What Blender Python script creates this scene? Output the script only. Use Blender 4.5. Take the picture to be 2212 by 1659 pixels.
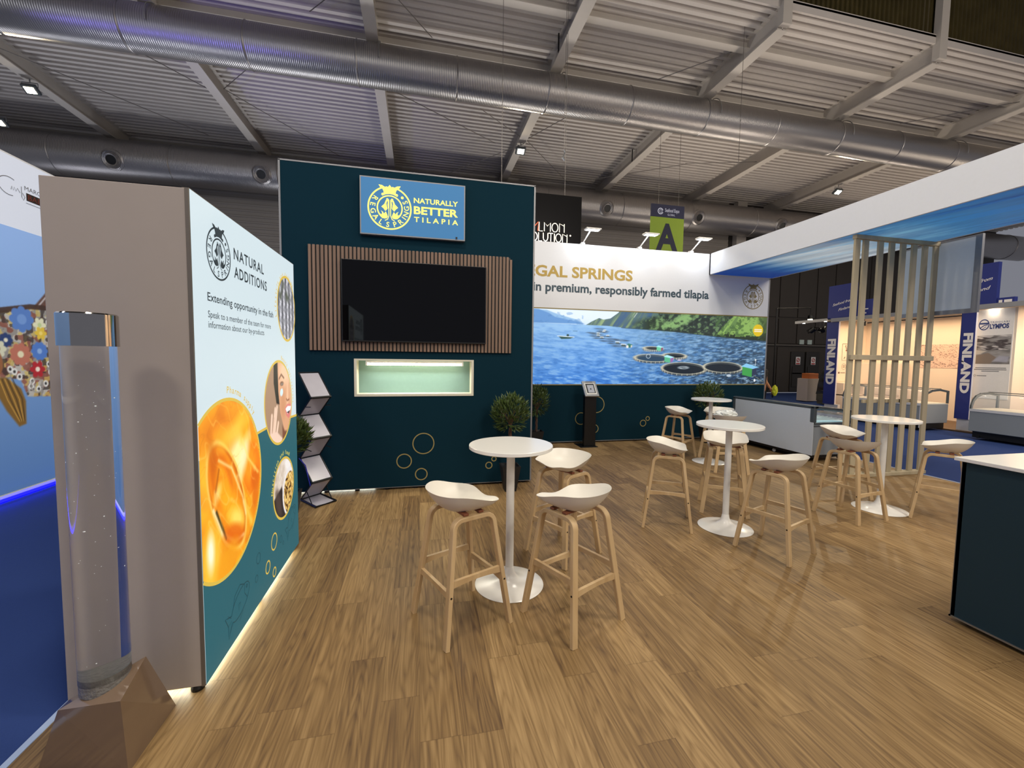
import bpy, bmesh, math, random
import numpy as np
from mathutils import Vector, Matrix
R = math.radians
for o in list(bpy.data.objects): bpy.data.objects.remove(o)
scene = bpy.context.scene
C = scene.collection
random.seed(4)

# ------------------------------------------------------------------ camera
F_PX = 895.504
YAW, PITCH, ROLL = R(12.58299), R(3.56692), R(-.74673)
cam_d = bpy.data.cameras.new('camera'); cam = bpy.data.objects.new('camera', cam_d); C.objects.link(cam)
cam_d.sensor_fit = 'HORIZONTAL'; cam_d.sensor_width = 36; cam_d.lens = F_PX / 2212 * 36
cam_d.clip_start = .05; cam_d.clip_end = 200
fw = Vector((math.sin(YAW)*math.cos(PITCH), math.cos(YAW)*math.cos(PITCH), -math.sin(PITCH)))
rt = Vector((math.cos(YAW), -math.sin(YAW), 0)); dn = fw.cross(rt)
rt2 = math.cos(ROLL)*rt + math.sin(ROLL)*dn; dn2 = -math.sin(ROLL)*rt + math.cos(ROLL)*dn
m = Matrix((rt2, -dn2, -fw)).transposed().to_4x4(); m.translation = (0, 0, 1.65)
cam.matrix_world = m
scene.camera = cam
# ------------------------------------------------------------------ view + world
vs = scene.view_settings; vs.view_transform = 'Standard'; vs.look = 'None'; vs.gamma = 1; vs.exposure = 0.15; vs.use_curve_mapping = False
w = bpy.data.worlds.new('world'); scene.world = w; w.use_nodes = True
w.node_tree.nodes['Background'].inputs[0].default_value = (.80, .82, .95, 1)
w.node_tree.nodes['Background'].inputs[1].default_value = .22

def lin(c):
    if isinstance(c, str): c = tuple(int(c[i:i+2], 16)/255 for i in (0, 2, 4))
    return tuple(x/12.92 if x <= .04045 else ((x+.055)/1.055)**2.4 for x in c)
# ------------------------------------------------------------------ lights of the hall
def area(name, loc, size, power, col=(1, .93, .82), rot=(0, 0, 0), sy=None, spread=None):
    l = bpy.data.lights.new(name, 'AREA'); l.energy = power; l.color = col; l.size = size
    if sy: l.shape = 'RECTANGLE'; l.size_y = sy
    if spread: l.spread = R(spread)
    o = bpy.data.objects.new(name, l); C.objects.link(o); o.location = loc; o.rotation_euler = rot
    return o
def spot(name, loc, target, power, angle, col=(1, 1, 1), blend=.5, rad=.05):
    l = bpy.data.lights.new(name, 'SPOT'); l.energy = power; l.color = col; l.spot_size = R(angle); l.spot_blend = blend; l.shadow_soft_size = rad
    o = bpy.data.objects.new(name, l); C.objects.link(o); o.location = loc
    d = Vector(target) - Vector(loc); o.rotation_euler = d.to_track_quat('-Z', 'Y').to_euler()
    return o
WARM = (1, .92, .80)
area('hall_light', (-.5, 1.2, 8.6), .9, 190, WARM)
area('hall_light', (3.4, 5.2, 8.6), .9, 150, WARM)
area('hall_light', (5.5, .5, 8.6), .9, 190, WARM)
area('hall_light', (-3.0, -4.0, 8.6), 1.2, 260, WARM)
area('hall_light', (4.0, -5.0, 8.6), 1.2, 300, WARM)
area('hall_light', (11.0, -2.0, 8.6), 1.2, 260, WARM)
area('hall_light', (-8.5, 3.0, 8.6), 1.2, 120, (.75, .82, 1))

# ------------------------------------------------------------------ materials
MATS = {}
def mat(name, col, rough=.5, metal=0., emis=0., ecol=None, var=.05, vscale=30., bump=0., bscale=200., spec=None, trans=0., ior=1.45, coat=0.):
    if name in MATS: return MATS[name]
    m = bpy.data.materials.new(name); m.use_nodes = True; nt = m.node_tree; N = nt.nodes; L = nt.links
    b = N['Principled BSDF']; c = lin(col)
    b.inputs['Roughness'].default_value = rough; b.inputs['Metallic'].default_value = metal
    if spec is not None: b.inputs['Specular IOR Level'].default_value = spec
    if trans: b.inputs['Transmission Weight'].default_value = trans; b.inputs['IOR'].default_value = ior
    if coat: b.inputs['Coat Weight'].default_value = coat
    tc = N.new('ShaderNodeTexCoord'); nz = N.new('ShaderNodeTexNoise'); nz.inputs['Scale'].default_value = vscale; nz.inputs['Detail'].default_value = 3
    L.new(tc.outputs['Object'], nz.inputs['Vector'])
    mx = N.new('ShaderNodeMix'); mx.data_type = 'RGBA'
    mx.inputs[6].default_value = (*[x*(1-var) for x in c], 1); mx.inputs[7].default_value = (*[min(1, x*(1+var)) for x in c], 1)
    L.new(nz.outputs['Fac'], mx.inputs[0]); L.new(mx.outputs[2], b.inputs['Base Color'])
    if emis:
        e = lin(ecol or col); b.inputs['Emission Color'].default_value = (*e, 1); b.inputs['Emission Strength'].default_value = emis
    if bump:
        n2 = N.new('ShaderNodeTexNoise'); n2.inputs['Scale'].default_value = bscale; L.new(tc.outputs['Object'], n2.inputs['Vector'])
        bp = N.new('ShaderNodeBump'); bp.inputs['Strength'].default_value = bump; bp.inputs['Distance'].default_value = .01
        L.new(n2.outputs['Fac'], bp.inputs['Height']); L.new(bp.outputs['Normal'], b.inputs['Normal'])
    MATS[name] = m
    return m
def glow(name, col, s=.9, base=.25):
    """a backlit print: its own colour shines"""
    if name in MATS: return MATS[name]
    m = mat(name, col, rough=.6, emis=s, ecol=col)
    c = lin(col)
    for n in m.node_tree.nodes:
        if n.type == 'MIX':
            n.inputs[6].default_value = (*[x*base for x in c], 1); n.inputs[7].default_value = (*[x*base*1.05 for x in c], 1)
    return m
def attr_mat(name, emis=0., base=1., rough=.6):
    """print whose colours are stored on the mesh"""
    m = bpy.data.materials.new(name); m.use_nodes = True; nt = m.node_tree; b = nt.nodes['Principled BSDF']
    a = nt.nodes.new('ShaderNodeAttribute'); a.attribute_name = 'Col'
    b.inputs['Roughness'].default_value = rough
    mu = nt.nodes.new('ShaderNodeMix'); mu.data_type = 'RGBA'; mu.blend_type = 'MULTIPLY'; mu.inputs[0].default_value = 1
    mu.inputs[7].default_value = (base, base, base, 1)
    nt.links.new(a.outputs['Color'], mu.inputs[6]); nt.links.new(mu.outputs[2], b.inputs['Base Color'])
    if emis: nt.links.new(a.outputs['Color'], b.inputs['Emission Color']); b.inputs['Emission Strength'].default_value = emis
    return m
def wood_mat(name, c1, c2, scale=6., stretch=(1, 1, .06), rough=.5):
    m = bpy.data.materials.new(name); m.use_nodes = True; nt = m.node_tree; N = nt.nodes; L = nt.links; b = N['Principled BSDF']
    b.inputs['Roughness'].default_value = rough
    tc = N.new('ShaderNodeTexCoord'); mp = N.new('ShaderNodeMapping'); mp.inputs['Scale'].default_value = stretch
    nz = N.new('ShaderNodeTexNoise'); nz.inputs['Scale'].default_value = scale; nz.inputs['Detail'].default_value = 6; nz.inputs['Distortion'].default_value = .6
    rp = N.new('ShaderNodeValToRGB'); rp.color_ramp.elements[0].position = .3; rp.color_ramp.elements[1].position = .7
    rp.color_ramp.elements[0].color = (*lin(c1), 1); rp.color_ramp.elements[1].color = (*lin(c2), 1)
    L.new(tc.outputs['Object'], mp.inputs['Vector']); L.new(mp.outputs[0], nz.inputs['Vector']); L.new(nz.outputs['Fac'], rp.inputs[0]); L.new(rp.outputs[0], b.inputs['Base Color'])
    MATS[name] = m
    return m

# ------------------------------------------------------------------ mesh builder
class MB:
    def __init__(s): s.v = []; s.f = []
    def add(s, vs, fs):
        n = len(s.v); s.v += [tuple(v) for v in vs]; s.f += [tuple(i+n for i in f) for f in fs]; return s
    def box(s, x0, x1, y0, y1, z0, z1, M=None):
        vs = [Vector((x, y, z)) for x in (x0, x1) for y in (y0, y1) for z in (z0, z1)]
        if M is not None: vs = [M @ v for v in vs]
        return s.add(vs, [(0, 1, 3, 2), (4, 6, 7, 5), (0, 4, 5, 1), (2, 3, 7, 6), (0, 2, 6, 4), (1, 5, 7, 3)])
    def rbox(s, x0, x1, y0, y1, z0, z1, b=.01, M=None):
        """box with bevelled edges"""
        bm = bmesh.new(); bmesh.ops.create_cube(bm, size=1)
        for v in bm.verts: v.co = Vector(((x0+x1)/2+v.co.x*(x1-x0), (y0+y1)/2+v.co.y*(y1-y0), (z0+z1)/2+v.co.z*(z1-z0)))
        bmesh.ops.bevel(bm, geom=bm.edges[:], offset=b, segments=2, affect='EDGES', profile=.5)
        bm.verts.index_update()
        vs = [(M @ v.co if M is not None else v.co) for v in bm.verts]; fs = [[v.index for v in f.verts] for f in bm.faces]
        bm.free(); return s.add(vs, fs)
    def tube(s, path, r, n=10, cap=True):
        path = [Vector(p) for p in path]; rings = []; prev = None
        rs = r if isinstance(r, (list, tuple)) else [r]*len(path)
        for i, p in enumerate(path):
            t = (path[min(i+1, len(path)-1)] - path[max(i-1, 0)]).normalized()
            if prev is None:
                a = Vector((0, 0, 1)) if abs(t.z) < .9 else Vector((1, 0, 0)); u = t.cross(a).normalized()
            else: u = (prev - t*prev.dot(t)).normalized()
            prev = u; v = t.cross(u)
            rings.append([p + rs[i]*(u*math.cos(2*math.pi*k/n) + v*math.sin(2*math.pi*k/n)) for k in range(n)])
        vs = [q for rg in rings for q in rg]; fs = []
        for i in range(len(path)-1):
            for k in range(n): fs.append((i*n+k, i*n+(k+1) % n, (i+1)*n+(k+1) % n, (i+1)*n+k))
        if cap: fs.append(tuple(range(n))[::-1]); fs.append(tuple((len(path)-1)*n+k for k in range(n)))
        return s.add(vs, fs)
    def sweep(s, path, w, h, side):
        """rectangular section w (along 'side') by h, swept along path"""
        path = [Vector(p) for p in path]; side = Vector(side).normalized(); vs = []; fs = []
        for i, p in enumerate(path):
            t = (path[min(i+1, len(path)-1)] - path[max(i-1, 0)]).normalized()
            u = (side - t*side.dot(t)).normalized(); v = t.cross(u)
            c = .25
            for a, b in ((-1, -1+c), (-1+c*h/w, -1), (1-c*h/w, -1), (1, -1+c), (1, 1-c), (1-c*h/w, 1), (-1+c*h/w, 1), (-1, 1-c)):
                vs.append(p + u*a*w/2 + v*b*h/2)
        n = 8
        for i in range(len(path)-1):
            for k in range(n): fs.append((i*n+k, i*n+(k+1) % n, (i+1)*n+(k+1) % n, (i+1)*n+k))
        fs.append(tuple(range(n))[::-1]); fs.append(tuple((len(path)-1)*n+k for k in range(n)))
        return s.add(vs, fs)
    def lathe(s, prof, c=(0, 0, 0), n=40, axis='z', cap=True):
        vs = []; fs = []; cx, cy, cz = c
        for r, z in prof:
            for k in range(n):
                a = 2*math.pi*k/n; p = (r*math.cos(a), r*math.sin(a), z)
                if axis == 'x': p = (z, r*math.cos(a), r*math.sin(a))
                if axis == 'y': p = (r*math.cos(a), z, r*math.sin(a))
                vs.append((p[0]+cx, p[1]+cy, p[2]+cz))
        for i in range(len(prof)-1):
            for k in range(n): fs.append((i*n+k, i*n+(k+1) % n, (i+1)*n+(k+1) % n, (i+1)*n+k))
        if cap: fs.append(tuple(range(n))[::-1]); fs.append(tuple((len(prof)-1)*n+k for k in range(n)))
        return s.add(vs, fs)
    def prism(s, pts, fn, d0, d1):
        """polygon pts (u,v) extruded: fn(u,v,d) -> point"""
        n = len(pts); vs = [fn(u, v, d0) for u, v in pts] + [fn(u, v, d1) for u, v in pts]
        fs = [tuple(range(n))[::-1], tuple(range(n, 2*n))] + [(i, (i+1) % n, n+(i+1) % n, n+i) for i in range(n)]
        return s.add(vs, fs)
    def flat(s, pts, fn):
        return s.add([fn(u, v) for u, v in pts], [tuple(range(len(pts)))])
    def ring(s, u, v, r0, r1, fn, n=40, a0=0, a1=360):
        vs = []; fs = []
        full = (a1-a0) >= 360
        m = n if full else n+1
        for k in range(m):
            a = R(a0+(a1-a0)*k/n)
            for r in (r0, r1): vs.append(fn(u+r*math.cos(a), v+r*math.sin(a)))
        for k in range(n):
            j = (k+1) % m; fs.append((2*k, 2*k+1, 2*j+1, 2*j))
        return s.add(vs, fs)
    def stroke(s, pts, w, fn):
        """thick polyline in 2D"""
        P = [Vector(p) for p in pts]
        A = []; B = []
        for i, p in enumerate(P):
            t = (P[min(i+1, len(P)-1)] - P[max(i-1, 0)]).normalized(); nrm = Vector((-t.y, t.x))
            A.append(p+nrm*w/2); B.append(p-nrm*w/2)
        vs = [fn(*q) for q in A+B]; n = len(P)
        return s.add(vs, [(i, i+1, n+i+1, n+i) for i in range(n-1)])
    def build(s, name, material, parent=None, smooth=False, loc=None):
        me = bpy.data.meshes.new(name); me.from_pydata([tuple(v) for v in s.v], [], s.f); me.update()
        if smooth:
            me.polygons.foreach_set('use_smooth', [True]*len(me.polygons))
            try: me.set_sharp_from_angle(angle=R(38))
            except Exception: pass
        if isinstance(material, str): material = MATS[material]
        me.materials.append(material)
        bm = bmesh.new(); bm.from_mesh(me); bmesh.ops.recalc_face_normals(bm, faces=bm.faces[:]); bm.to_mesh(me); bm.free()
        o = bpy.data.objects.new(name, me); C.objects.link(o)
        if parent is not None: o.parent = parent
        if loc: o.location = loc
        return o
def tag(o, label=None, cat=None, group=None, kind=None):
    if label: o['label'] = label
    if cat: o['category'] = cat
    if group: o['group'] = group
    if kind: o['kind'] = kind
    return o
def thing(name, label, cat, loc=(0, 0, 0), rz=0, group=None):
    o = bpy.data.objects.new(name, None); C.objects.link(o); o.location = loc; o.rotation_euler = (0, 0, rz); o.empty_display_size = .1
    return tag(o, label, cat, group)
def copy_tree(o, parent=None):
    c = o.copy(); C.objects.link(c); c.parent = parent
    for ch in [x for x in bpy.data.objects if x.parent == o]: copy_tree(ch, c)
    return c
def struct(o, label=None): return tag(o, label, None, None, 'structure')

# ------------------------------------------------------------------ lettering
_txt = {}
def text2d(t, bold=0., spacing=1.):
    """outline faces of a line of text in its own units -> verts, faces, bbox"""
    k = (t, bold, spacing)
    if k in _txt: return _txt[k]
    cu = bpy.data.curves.new('t', 'FONT'); cu.body = t; cu.offset = bold; cu.space_character = spacing; cu.resolution_u = 3
    ob = bpy.data.objects.new('t', cu); C.objects.link(ob)
    bpy.context.view_layer.update()
    dg = bpy.context.evaluated_depsgraph_get(); me = bpy.data.meshes.new_from_object(ob.evaluated_get(dg))
    vs = [(v.co.x, v.co.y) for v in me.vertices]; fs = [tuple(p.vertices) for p in me.polygons]
    bpy.data.objects.remove(ob); bpy.data.curves.remove(cu); bpy.data.meshes.remove(me)
    xs = [v[0] for v in vs] or [0]; ys = [v[1] for v in vs] or [0]
    _txt[k] = (vs, fs, (min(xs), max(xs), min(ys), max(ys)))
    return _txt[k]
def put_text(mb, t, u0, v0, width, capheight, fn, bold=0., spacing=1., align='l'):
    """lay t on a surface: baseline-left at (u0,v0), total width given (None: natural)"""
    vs, fs, (x0, x1, y0, y1) = text2d(t, bold, spacing)
    s = capheight/.70
    sx = width/(x1-x0) if width else s
    off = 0 if align == 'l' else (-(x1-x0)*sx/2 if align == 'c' else -(x1-x0)*sx)
    mb.add([fn(u0+off+(x-x0)*sx, v0+y*s) for x, y in vs], fs)
def arc_text(mb, t, cu, cv, r, cap, a_start, a_step, fn, inward=False, bold=0., sx=1.):
    """letters round a circle; angles in degrees; inward: tops point to the centre"""
    for i, ch in enumerate(t):
        if ch == ' ': continue
        vs, fs, (x0, x1, y0, y1) = text2d(ch, bold)
        s = cap/.70; a = R(a_start + a_step*i); m = (x0+x1)/2
        ca, sa = math.cos(a), math.sin(a)
        out = []
        for x, y in vs:
            lx = (x-m)*s*sx; ly = y*s - cap/2
            if inward: tx, ty, nx, ny = -sa, ca, -ca, -sa
            else: tx, ty, nx, ny = sa, -ca, ca, sa
            out.append(fn(cu + r*ca + tx*lx + nx*ly, cv + r*sa + ty*lx + ny*ly))
        mb.add(out, fs)
def logo(mb, cu, cv, r, fn):
    """round crest: crown, two fish back to back, ring of letters"""
    g = lambda u, v: fn(cu+u*r, cv+v*r)
    mb.ring(0, 0, .93, 1., g, 56, 110, 430)
    mb.ring(0, 0, .53, .59, g, 44, -58, 238)
    angs = dict(zip(range(12), (149, 171, 193, 215, 239, 263, 288, 310, 327, 343, 3, 24)))
    for i, ch in enumerate('REGALSPRINGS'):
        arc_text(mb, ch, cu, cv, .765*r, .23*r, angs[i] if i in angs else 0, 0, fn, inward=True, bold=.012)
    mb.ring(.57, .52, 0, .065, g, 12)
    crown = [(-.50, 1.04), (-.34, 1.02), (-.22, .95), (-.13, .98), (-.08, .95), (0, 1.06), (.08, .95), (.13, .98), (.22, .95), (.34, 1.02), (.50, 1.04),
             (.44, .93), (.34, .88), (.28, .76), (.27, .68), (.36, .66), (.38, .60), (.34, .54), (.17, .62), (0, .645), (-.17, .62), (-.34, .54), (-.38, .60), (-.36, .66), (-.27, .68), (-.28, .76), (-.34, .88), (-.44, .93)]
    mb.flat(crown, g)
    for sgn in (-1, 1):
        fish = [(-.07, .38), (-.13, .40), (-.18, .34), (-.24, .18), (-.38, .04), (-.28, -.04), (-.20, -.15), (-.10, -.04), (-.13, .08), (-.15, .2), (-.12, .30), (-.08, .30), (-.10, .15), (-.08, 0), (-.06, -.05), (-.055, .3)]
        mb.flat([(sgn*-x if sgn > 0 else x, y) for x, y in fish], g)
        tail = [(-.40, -.14), (-.30, -.20), (-.27, -.28), (-.18, -.17), (-.12, -.30), (-.09, -.40), (-.14, -.48), (-.26, -.50), (-.42, -.38), (-.46, -.28), (-.36, -.32), (-.35, -.22)]
        mb.flat([(-x if sgn > 0 else x, y) for x, y in tail], g)
        mb.stroke([(sgn*x, y) for x, y in ((.04, .36), (.04, -.36), (.10, -.52), (.22, -.58))], .035, g)
        mb.stroke([(sgn*x, y) for x, y in ((.04, .36), (.09, .43), (.16, .41))], .03, g)

# ------------------------------------------------------------------ little painter for printed pictures
class Paint:
    """colours on a w x h grid of points; x,y in picture units"""
    def __init__(s, w, h, x0, x1, y0, y1, col='ffffff'):
        s.w, s.h = w, h; s.b = (x0, x1, y0, y1)
        s.X, s.Y = np.meshgrid(np.linspace(x0, x1, w), np.linspace(y0, y1, h))
        s.c = np.zeros((h, w, 3)); s.c[:] = s.rgb(col); s.px = (x1-x0)/w
    def rgb(s, c): return np.array([int(c[i:i+2], 16)/255 for i in (0, 2, 4)]) if isinstance(c, str) else np.array(c, float)
    def mix(s, mask, col, a=1.):
        mask = np.clip(mask, 0, 1)*a
        col = s.rgb(col) if not (isinstance(col, np.ndarray) and col.ndim == 3) else col
        s.c = s.c*(1-mask[..., None]) + col*mask[..., None]
    def poly(s, pts, col, a=1., soft=0):
        inside = np.zeros((s.h, s.w), bool); n = len(pts); d = np.full((s.h, s.w), 1e9)
        for i in range(n):
            (xa, ya), (xb, yb) = pts[i], pts[(i+1) % n]
            cond = (ya > s.Y) != (yb > s.Y)
            with np.errstate(divide='ignore', invalid='ignore'):
                xi = (xb-xa)*(s.Y-ya)/((yb-ya) if yb != ya else 1e-9)+xa
            inside ^= cond & (s.X < xi)
            t = np.clip(((s.X-xa)*(xb-xa)+(s.Y-ya)*(yb-ya))/max((xb-xa)**2+(yb-ya)**2, 1e-12), 0, 1)
            d = np.minimum(d, np.hypot(s.X-xa-t*(xb-xa), s.Y-ya-t*(yb-ya)))
        q = soft or s.px*.7
        s.mix(np.where(inside, .5+d/(2*q), .5-d/(2*q)), col, a)
    def ell(s, cx, cy, rx, ry, col, a=1., rot=0, soft=0, ring=0):
        ca, sa = math.cos(R(rot)), math.sin(R(rot)); dx, dy = s.X-cx, s.Y-cy
        e = np.hypot((dx*ca+dy*sa)/rx, (-dx*sa+dy*ca)/ry); q = soft or s.px*.7; mr = min(rx, ry)
        if ring: s.mix(.5+(ring/2-np.abs(e-1)*mr)/(2*q), col, a)
        else: s.mix(.5+(1-e)*mr/(2*q), col, a)
    def line(s, pts, wd, col, a=1., soft=0):
        d = np.full((s.h, s.w), 1e9)
        for (xa, ya), (xb, yb) in zip(pts[:-1], pts[1:]):
            t = np.clip(((s.X-xa)*(xb-xa)+(s.Y-ya)*(yb-ya))/max((xb-xa)**2+(yb-ya)**2, 1e-12), 0, 1)
            d = np.minimum(d, np.hypot(s.X-xa-t*(xb-xa), s.Y-ya-t*(yb-ya)))
        q = soft or s.px*.7
        s.mix(.5+(wd/2-d)/(2*q), col, a)
    def noise(s, sx, sy, seed=0, octaves=3, rot=0):
        """value noise 0..1; sx, sy: cell size in picture units"""
        rng = np.random.RandomState(seed); out = np.zeros((s.h, s.w)); amp = 1; tot = 0
        ca, sa = math.cos(R(rot)), math.sin(R(rot))
        for o in range(octaves):
            T = rng.rand(64, 64); u = (s.X*ca+s.Y*sa)/sx*2**o; v = (-s.X*sa+s.Y*ca)/sy*2**o
            iu, iv = np.floor(u).astype(int), np.floor(v).astype(int); fu, fv = u-iu, v-iv
            fu = fu*fu*(3-2*fu); fv = fv*fv*(3-2*fv); g = lambda a, b: T[b % 64, a % 64]
            out += amp*((g(iu, iv)*(1-fu)+g(iu+1, iv)*fu)*(1-fv)+(g(iu, iv+1)*(1-fu)+g(iu+1, iv+1)*fu)*fv); tot += amp; amp *= .55
        return np.clip((out/tot-.5)*1.6+.5, 0, 1)
    def mesh(s, name, fn, material, parent=None, keep=None):
        h, w = s.h, s.w
        P = np.array([fn(x, y) for x, y in zip(s.X.ravel(), s.Y.ravel())], dtype=np.float32)
        idx = np.arange(h*w).reshape(h, w)
        q = np.stack([idx[:-1, :-1], idx[:-1, 1:], idx[1:, 1:], idx[1:, :-1]], -1).reshape(-1, 4)
        if keep is not None:
            k = keep(s.X, s.Y).ravel(); q = q[k[q].all(1)]
        me = bpy.data.meshes.new(name); me.vertices.add(h*w); me.vertices.foreach_set('co', P.ravel())
        me.loops.add(q.size); me.loops.foreach_set('vertex_index', q.ravel().astype(np.int32))
        me.polygons.add(len(q)); me.polygons.foreach_set('loop_start', np.arange(0, q.size, 4, dtype=np.int32))
        try: me.polygons.foreach_set('loop_total', np.full(len(q), 4, dtype=np.int32))
        except Exception: pass
        me.update(calc_edges=True)
        c = np.clip(s.c, 0, 1).reshape(-1, 3); c = np.where(c <= .04045, c/12.92, ((c+.055)/1.055)**2.4)
        a = me.color_attributes.new('Col', 'FLOAT_COLOR', 'POINT'); a.data.foreach_set('color', np.hstack([c, np.ones((len(c), 1))]).astype(np.float32).ravel())
        me.materials.append(material); me.validate()
        o = bpy.data.objects.new(name, me); C.objects.link(o)
        if parent is not None: o.parent = parent
        return o

# ------------------------------------------------------------------ palette
mat('white_plastic', 'dcd6ca', .38, var=.02)
mat('white_lacquer', 'e6e3dc', .22, var=.02)
mat('white_metal', 'e2e0da', .3, var=.02)
mat('white_board', 'e4e6ea', .6, var=.02)
mat('teal_fabric', '0b2a36', .95, var=.06, vscale=60, bump=.15, bscale=600, spec=.12)
mat('alu', 'a9a9a8', .35, .9, var=.05)
mat('alu_dull', '8c8c8e', .5, .6, var=.05)
mat('black_metal', '0c0c0e', .4, .3, var=.1)
mat('black_plastic', '08080a', .45)
mat('dark_grey_plastic', '4a5054', .45, var=.05)
mat('gold_print', '91824e', .7)
mat('gold_lit', 'd8bc3c', .7, emis=.75)
mat('light_wood_stool', 'c39a62', .45)
wood_mat('stool_wood', 'b4956a', 'ccb086', 9, (1, 1, .08), .42)
wood_mat('block_wood', '6e3c26', '8a5136', 9, (.2, 1, 1), .5)
wood_mat('slat_wood', '6c5646', '876c5a', 10, (1, 1, .05), .6)
wood_mat('pine', 'a29579', 'bcae90', 5, (1, 1, .06), .7)
mat('tan_board', '9a8f87', .75, var=.03, vscale=8)
mat('blue_print', '2f6aa0')
mat('led_white', 'ffffff', emis=14, ecol='fff4d8')

# ------------------------------------------------------------------ the hall
def floor_wood():
    m = bpy.data.materials.new('plank_floor'); m.use_nodes = True; nt = m.node_tree; N = nt.nodes; L = nt.links; b = N['Principled BSDF']
    tc = N.new('ShaderNodeTexCoord'); sp = N.new('ShaderNodeSeparateXYZ'); L.new(tc.outputs['Object'], sp.inputs[0])
    def M(op, a, c=None, d=None):
        n = N.new('ShaderNodeMath'); n.operation = op
        for i, x in enumerate((a, c, d)):
            if x is None: continue
            if isinstance(x, (int, float)): n.inputs[i].default_value = x
            else: L.new(x, n.inputs[i])
        return n.outputs[0]
    def WN(x, y=None):
        n = N.new('ShaderNodeTexWhiteNoise'); n.noise_dimensions = '2D'; c = N.new('ShaderNodeCombineXYZ'); L.new(x, c.inputs[0])
        if y is not None: L.new(y, c.inputs[1])
        L.new(c.outputs[0], n.inputs['Vector']); return n.outputs['Value']
    PW, PL = .182, 1.0
    xr = M('DIVIDE', sp.outputs[0], PW); row = M('FLOOR', xr); fx = M('SUBTRACT', xr, row)
    yo = M('ADD', M('DIVIDE', sp.outputs[1], PL), M('MULTIPLY', WN(row), 7.3)); col = M('FLOOR', yo); fy = M('SUBTRACT', yo, col)
    rnd = WN(row, col)
    # grain: long streaks plus cathedral figure, shifted for each plank
    cmb = N.new('ShaderNodeCombineXYZ'); L.new(M('ADD', sp.outputs[0], M('MULTIPLY', rnd, 37.)), cmb.inputs[0]); L.new(M('ADD', sp.outputs[1], M('MULTIPLY', rnd, 91.)), cmb.inputs[1])
    mp = N.new('ShaderNodeMapping'); mp.inputs['Scale'].default_value = (48, 1.5, 1); L.new(cmb.outputs[0], mp.inputs[0])
    n1 = N.new('ShaderNodeTexNoise'); n1.inputs['Scale'].default_value = 1.; n1.inputs['Detail'].default_value = 6; n1.inputs['Roughness'].default_value = .62; L.new(mp.outputs[0], n1.inputs['Vector'])
    mp2 = N.new('ShaderNodeMapping'); mp2.inputs['Scale'].default_value = (10, .8, 1); L.new(cmb.outputs[0], mp2.inputs[0])
    n2 = N.new('ShaderNodeTexNoise'); n2.inputs['Scale'].default_value = 1.; n2.inputs['Detail'].default_value = 1.5; L.new(mp2.outputs[0], n2.inputs['Vector'])
    rings = M('ABSOLUTE', M('SINE', M('MULTIPLY', n2.outputs['Fac'], 48.)))
    g = M('ADD', M('MULTIPLY', n1.outputs['Fac'], .86), M('MULTIPLY', rings, .14))
    g = M('ADD', M('MULTIPLY', g, .84), M('MULTIPLY', rnd, .19))
    rp = N.new('ShaderNodeValToRGB'); e = rp.color_ramp.elements
    e[0].position = .28; e[0].color = (*lin('503c2a'), 1); e[1].position = .82; e[1].color = (*lin('a88b60'), 1)
    k = rp.color_ramp.elements.new(.52); k.color = (*lin('7d6340'), 1)
    L.new(g, rp.inputs[0])
    # seams
    ex = M('LESS_THAN', M('MINIMUM', fx, M('SUBTRACT', 1., fx)), .009)
    ey = M('LESS_THAN', M('MINIMUM', fy, M('SUBTRACT', 1., fy)), .0022)
    seam = M('MAXIMUM', ex, ey)
    mx = N.new('ShaderNodeMix'); mx.data_type = 'RGBA'; L.new(M('MULTIPLY', seam, .35), mx.inputs[0]); L.new(rp.outputs[0], mx.inputs[6]); mx.inputs[7].default_value = (*lin('4a3622'), 1)
    L.new(mx.outputs[2], b.inputs['Base Color'])
    b.inputs['Roughness'].default_value = .5; b.inputs['Specular IOR Level'].default_value = .3
    bp = N.new('ShaderNodeBump'); bp.inputs['Strength'].default_value = .12; bp.inputs['Distance'].default_value = .004
    L.new(g, bp.inputs['Height']); L.new(bp.outputs[0], b.inputs['Normal'])
    return m
def carpet(name, col):
    m = mat(name, col, .95, var=.12, vscale=250, bump=.5, bscale=700, spec=.1); return m
struct(MB().box(-1.6, 7.3, -4, 7.9, -.03, 0).build('floor', floor_wood()))
carpet('blue_carpet', '34487e')
struct(MB().box(-16, -1.62, -6, 18.6, -.05, -.03).box(7.34, 34, -6, 18.6, -.05, -.03).box(-1.62, 7.34, 7.9, 18.6, -.05, -.03).build('floor', 'blue_carpet'))
struct(MB().box(-1.63, -1.6, -4, 7.9, -.03, .004).box(7.3, 7.33, -4, 7.9, -.03, .004).build('trim_1', mat('platform_edge', '9fb0cf', .5)))

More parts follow.
